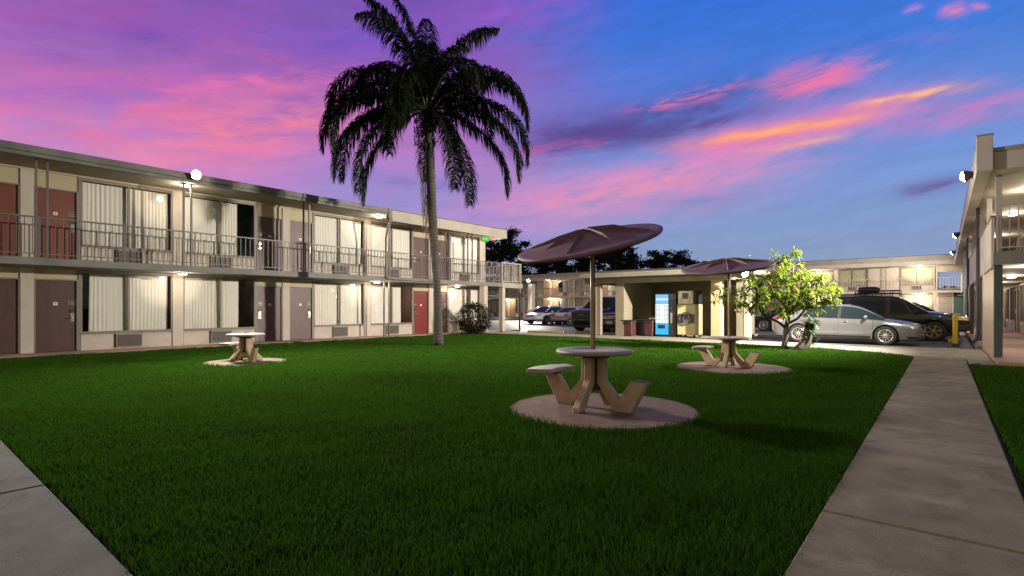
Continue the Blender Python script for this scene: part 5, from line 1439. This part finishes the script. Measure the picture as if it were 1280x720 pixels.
# azimuth measured from image-right (0) through away (90); elevation at the base, length, droop
FR = [(172,89,4.8,22),(100,88,4.9,34),(186,86,4.9,44),(15,85,4.7,66),(60,84,4.6,60),(150,76,4.8,108),(185,62,5.0,145),(178,48,5.1,135),(192,30,5.1,124),(168,12,5.0,106),(205,0,4.9,92),(215,18,4.8,112),
      (5,66,5.1,145),(352,48,5.2,136),(8,28,5.3,122),(350,6,5.1,98),(356,-12,4.8,76),(320,-36,4.6,50),(300,-24,4.6,62),(225,-18,4.8,74),(200,-32,4.4,55),
      (265,35,4.6,125),(280,65,4.6,145),(80,50,4.6,140),(100,20,4.6,110),(130,50,4.6,140),(45,60,4.6,145),(310,55,4.6,140),(255,0,4.2,90),(240,78,4.6,100)]
for k, (a, e, l_, dr) in enumerate(FR): frond(R(a), R(e), l_*.93, R(dr+10), 0, 100+k)
# the new spear leaves and hanging fruit stalks
b = MB(); b.tube([crown, crown+RTv*.55+UP*.45, crown+RTv*1.15+UP*.80, crown+RTv*1.42+UP*.92],[.03,.05,.075,.01],8); b.tube([crown, crown+RTv*-.5+UP*.65, crown+RTv*-.75+UP*1.0],[.03,.04,.006],8); b.build('flower_spathe', M['palm_rib'], palm)
b = MB()
for off, ln in ((RTv*-.30+FWv*-.2, 1.25),(RTv*-.12+FWv*.15,.9),(RTv*.28+FWv*-.15,.8)):
    c0 = crown+off
    for k in range(60):
        dz = r2.uniform(.1,ln); rr = .10*(1-.3*dz/ln); a = r2.uniform(0,2*PI)
        p = c0+Vector((math.cos(a)*rr,math.sin(a)*rr,-dz)); b.tube([p,p+Vector((0,0,-.05)),p+Vector((0,0,-.09))],[.016,.026,.006],5)
    b.tube([crown, c0+UP*.05, c0-UP*ln*.8],[.03,.03,.01],6)
b.build('fruit_cluster', M['palm_rib'], palm)

# small lit tree ----------------------------------------------------------
def grow(b, tips, p, d, l_, r_, depth, rg, spread=.6):
    pts = [p]; q = p; dd = d.copy()
    n = 5
    for k in range(n):
        dd = (dd+Vector((rg.gauss(0,.13),rg.gauss(0,.13),rg.gauss(.03,.08)))).normalized(); q = q+dd*l_/n; pts.append(q)
    b.tube(pts, [r_*(1-.38*k/n) for k in range(n+1)], 7)
    if depth == 0:
        tips.append((q, dd)); tips.append((pts[3], dd)); return
    m = 3 if rg.random() < .55 else 2
    for k in range(m):
        ax = Vector((rg.gauss(0,1),rg.gauss(0,1),rg.gauss(0,.5))).normalized()
        nd = (dd+ax*spread*rg.uniform(.6,1.25)).normalized()
        grow(b, tips, q, nd, l_*rg.uniform(.62,.86), r_*.60, depth-1, rg, spread)
def set_tree():
    o = Vector((-3.90,18.45,0)); t_ = thing('small_tree', 'small leafy tree with lime-green leaves lit up beside the silver sedan', 'tree', o)
    rg = random.Random(21); b = MB(); tips = []
    def P(r_, f_, z): return RTv*r_+FWv*f_+UP*z
    # main stem and limbs seen in the photo
    b.tube([P(0,0,-.05),P(-.04,0,.15),P(.02,0,.32),P(.02,.02,.62),P(.10,.03,.95),P(.14,.05,1.3),P(.18,.03,1.7),P(.26,0,2.1)],[.125,.085,.080,.072,.062,.052,.042,.03],10)
    limbs = [
     [P(.04,.02,.68),P(-.25,.0,.90),P(-.55,.02,1.02),P(-.75,.05,1.22),P(-.86,.05,1.5),P(-.90,.02,1.75)],
     [P(-.55,.02,1.02),P(-.68,.1,1.12),P(-.62,.15,1.4),P(-.70,.2,1.62)],
     [P(.08,.03,.82),P(.35,-.05,.98),P(.62,-.02,1.28),P(.82,.02,1.62),P(1.0,.05,1.9)],
     [P(.14,.05,1.3),P(-.1,.25,1.62),P(-.3,.35,2.0)],
     [P(.14,.05,1.25),P(.42,-.28,1.6),P(.6,-.4,1.95)],
     [P(.18,.03,1.7),P(.35,.25,2.1),P(.35,.4,2.45)],
     [P(.62,-.02,1.28),P(.95,-.1,1.45),P(1.25,-.12,1.62)],
     [P(.26,0,2.1),P(.22,0,2.45),P(.28,0,2.7)]]
    for lm in limbs:
        b.tube(lm, [.045*(1-.6*k/(len(lm)-1)) for k in range(len(lm))], 7)
    starts = [(lm[-1], (lm[-1]-lm[-2]).normalized()) for lm in limbs] + [(lm[-2], (lm[-1]-lm[-2]+RTv*.5*(-1)**i).normalized()) for i, lm in enumerate(limbs)]
    for p, d in starts: grow(b, tips, p, d, .30, .018, 1, rg, .8)
    # twigs filling an uneven, open crown
    nodes = [q_ for lm in limbs for i_ in range(len(lm)-1) for q_ in (lm[i_].lerp(lm[i_+1],.5), lm[i_+1])]+[p_ for p_, _ in tips]
    lobes = [((-1.15,.0,1.72),(.62,.5,.42)),((-.55,.1,2.02),(.6,.6,.45)),((.05,0,2.42),(.62,.6,.42)),((.32,.05,2.95),(.30,.3,.30)),((.75,-.05,2.1),(.65,.6,.45)),((1.35,0,1.82),(.60,.5,.38)),((.35,-.15,1.72),(.65,.55,.32)),((1.0,.1,1.45),(.45,.4,.22)),((-.75,.0,1.42),(.4,.4,.2)),((.3,-.1,1.28),(.35,.35,.18)),((1.72,0,1.62),(.28,.3,.2)),((1.15,.0,2.45),(.3,.3,.22))]
    lobes = [((c_[0]-(.42 if c_[0] > .1 else .30), c_[1], c_[2]), r_) for c_, r_ in lobes]
    for (c_, r_) in lobes:
        for k in range(int(33*(r_[0]*r_[2]/.25)**.8)+6):
            v_ = Vector((rg.gauss(0,.52),rg.gauss(0,.52),rg.gauss(0,.52)))
            pt = P(c_[0]+v_.x*r_[0]*1.15, c_[1]+v_.y*r_[1]*1.15, c_[2]+v_.z*r_[2]*1.15)
            nn = min(nodes, key=lambda n_: (n_-pt).length)
            if (nn-pt).length > .75: continue
            mid = nn.lerp(pt,.5)+Vector((0,0,-.04)); b.tube([nn, mid, pt], [.012,.009,.005], 5)
            nodes.append(mid); tips.append((pt, (pt-mid).normalized()))
    b.build('trunk', M['bark'], t_)
    vs, fs = [], []
    for p, d in tips:
        if p.z < .98: continue
        n = rg.randint(6,10)
        for k in range(n):
            ax = Vector((rg.gauss(0,1),rg.gauss(0,1),rg.gauss(-.05,.55))).normalized()
            dd = (d*.35+ax).normalized()
            leaf_quad(vs, fs, p+ax*.02-d*rg.uniform(0,.14), dd, UP, rg.uniform(.13,.23), rg.uniform(.055,.085), rg.uniform(.15,.7))
    lb = MB(); lb.add(vs, fs); lb.build('crown', M['lime_leaf'], t_)
    print('tree leaves', len(fs)//4, 'tips', len(tips))
set_tree()
# leaning stump with climbing plant
o = Vector((-3.38,18.62,0)); t_ = thing('tree_stump', 'leaning dark stump overgrown by a glossy climbing plant near the sedan', 'tree stump', o)
def P(r_, f_, z): return RTv*r_+FWv*f_+UP*z
b = MB(); b.tube([P(-.30,0,-.06),P(-.12,0,.06),P(.02,0,.20),P(.09,.02,.38),P(.12,.03,.58),P(.18,.03,.80)],[.14,.17,.165,.15,.135,.12],14); b.tube([P(-.55,.05,-.03),P(-.3,.02,.05),P(-.05,0,.12)],[.05,.07,.09],8); b.build('trunk', M['bark'], t_)
rg = random.Random(4); vs, fs = [], []
for k in range(190):
    c0 = P(.17,.0,.86) if k < 135 else P(.02+rg.uniform(-.06,.2),-.06,rg.uniform(.28,.7))
    a = Vector((rg.gauss(0,1),rg.gauss(0,1),rg.gauss(.15,.6))).normalized()
    sp = .20 if k < 135 else .10
    leaf_quad(vs, fs, c0+a*rg.uniform(.03,sp), (a+Vector((0,0,-.25))).normalized(), UP, rg.uniform(.10,.19), rg.uniform(.06,.10), .35)
lb = MB(); lb.add(vs, fs); lb.build('climber_leaves', M['philo'], t_)

# round shrub ---------------------------------------------------------------
o = Vector((-18.1,19.0,0)); t_ = thing('round_shrub', 'round dark shrub with a few orange leaves at the corner of the brown-railed wing', 'shrub', o)
rg = random.Random(9); b = MB()
for k in range(14):
    a = rg.uniform(0,2*PI); e = rg.uniform(.5,1.4); d = Vector((math.cos(a)*math.cos(e),math.sin(a)*math.cos(e),math.sin(e)))
    b.tube([Vector((0,0,-.03)),d*.4,d*.8+UP*.1],[.03,.02,.008],6)
b.build('stem', M['bark_dark'], t_)
A = ([], []); Bq = ([], [])
for k in range(5200):
    a = Vector((rg.gauss(0,1),rg.gauss(0,1),rg.gauss(0,1))).normalized()
    rr = rg.uniform(.55,1.0)**.6; lump = 1+.13*math.sin(a.x*5+a.y*3)*math.sin(a.z*6+1)+.06*rg.gauss(0,1)
    p = Vector((a.x*.86*rr*lump, a.y*.86*rr*lump, .80+a.z*.76*rr*lump))
    if p.z < .06: continue
    tgt = Bq if rg.random() < (.10 if a.z > -.2 and a.dot(RTv) > .1 else .03) else A
    leaf_quad(tgt[0], tgt[1], p, (a+Vector((rg.gauss(0,.6),rg.gauss(0,.6),rg.gauss(.2,.5)))).normalized(), UP, rg.uniform(.09,.15), rg.uniform(.04,.065), .3)
lb = MB(); lb.add(*A); fo = lb.build('foliage', M['croton'], t_)
lb = MB(); lb.add(*Bq); lb.build('orange_leaves', M['croton_red'], fo)

# pines behind the far wing ------------------------------------------------------
def pine_meshes(seed, H_):
    rg = random.Random(seed); tb = MB(); vs, fs = [], []
    lean = Vector((rg.uniform(-.06,.06),rg.uniform(-.06,.06),1))
    tb.tube([lean*H_*q for q in (0,.3,.6,.85,1)],[.28,.24,.17,.09,.03],8)
    nb = rg.randint(15,19)
    for k in range(nb):
        q = .42+.56*(k/(nb-1))+rg.uniform(-.02,.02); p0 = lean*H_*q
        a = rg.uniform(0,2*PI); reach = H_*(.30*(1-abs(q-.62)*1.35))*rg.uniform(.55,1.1)
        d = Vector((math.cos(a),math.sin(a),rg.uniform(.05,.45)))
        p1 = p0+d*reach*.55+Vector((0,0,rg.uniform(-.2,.3))); p2 = p0+d*reach
        tb.tube([p0,p1,p2],[.08,.05,.02],5)
        for c_ in (p1, p2, p1.lerp(p2,.6)+Vector((rg.gauss(0,.5),rg.gauss(0,.5),rg.gauss(0,.3)))):
            R0 = rg.uniform(.55,1.15)
            for m_ in range(int(120*R0)):
                g = Vector((rg.gauss(0,.48)*R0,rg.gauss(0,.48)*R0,rg.gauss(0,.30)*R0)); p = c_+g
                s_ = rg.uniform(.10,.26); u = Vector((rg.gauss(0,1),rg.gauss(0,1),rg.gauss(0,1))).normalized(); v = u.orthogonal().normalized()
                o_ = len(vs); vs.extend([tuple(p-u*s_),tuple(p+v*s_*.55),tuple(p+u*s_),tuple(p-v*s_*.55)]); fs.append((o_,o_+1,o_+2,o_+3))
    cb = MB(); cb.add(vs, fs)
    return tb, cb
protos = []
def azpos(px, d):
    u = (px-640)/F_PX*d
    return (FW[0]*d+RT[0]*u, FW[1]*d+RT[1]*u)
spots = [(588,66,0,.92,'pine rising behind the roof end with the exit sign'),(628,72,1,1.06,'broad pine between the roof end and the floodlit lamp post'),(652,78,2,.98,'pine above the floodlit lamp post'),(676,84,3,.86,'pine behind the lower tip of the tilted parasol'),(700,80,0,.84,'pine between the tilted parasol lower tip and its pole'),(722,86,1,.86,'pine straight behind the tilted parasol pole'),(745,82,2,.98,'pine a little past the tilted parasol pole towards the shelter'),(768,88,3,1.06,'pine below the raised half of the tilted parasol'),(787,92,0,1.0,'pine below the raised tip of the tilted parasol'),
         (818,100,1,1.08,'small pine next to the gap of sky above the shelter'),(838,104,2,1.12,'small pine above the middle of the shelter roof'),(858,110,3,1.06,'small pine above the shelter roof, closest to the second parasol'),(874,120,0,1.06,'faint far pine beside the second parasol tip'),(1120,95,1,.52,'low pine behind the breezeway of the far wing'),(1185,90,2,.45,'low pine seen through the breezeway railing'),(905,118,3,.66,'far low pine behind the second parasol')]
for i, (px, d, k, s_, lb_) in enumerate(spots):
    x, y = azpos(px, d)
    if k >= len(protos):
        t_ = thing('pine_tree', lb_, 'pine tree', (x,y,-.05), rnd.uniform(0,6), 'dark pines behind the far wing')
        tb, cb = pine_meshes(60+k, 10.5); tb.build('trunk', M['bark_dark'], t_); cb.build('crown', M['pine'], t_); protos.append(t_)
    else:
        t_ = dup(protos[k]); t_.location = (x,y,-.05); t_.rotation_euler = (0,0,rnd.uniform(0,6)); t_['label'] = lb_
    t_.scale = (s_*1.1,s_*1.1,s_)
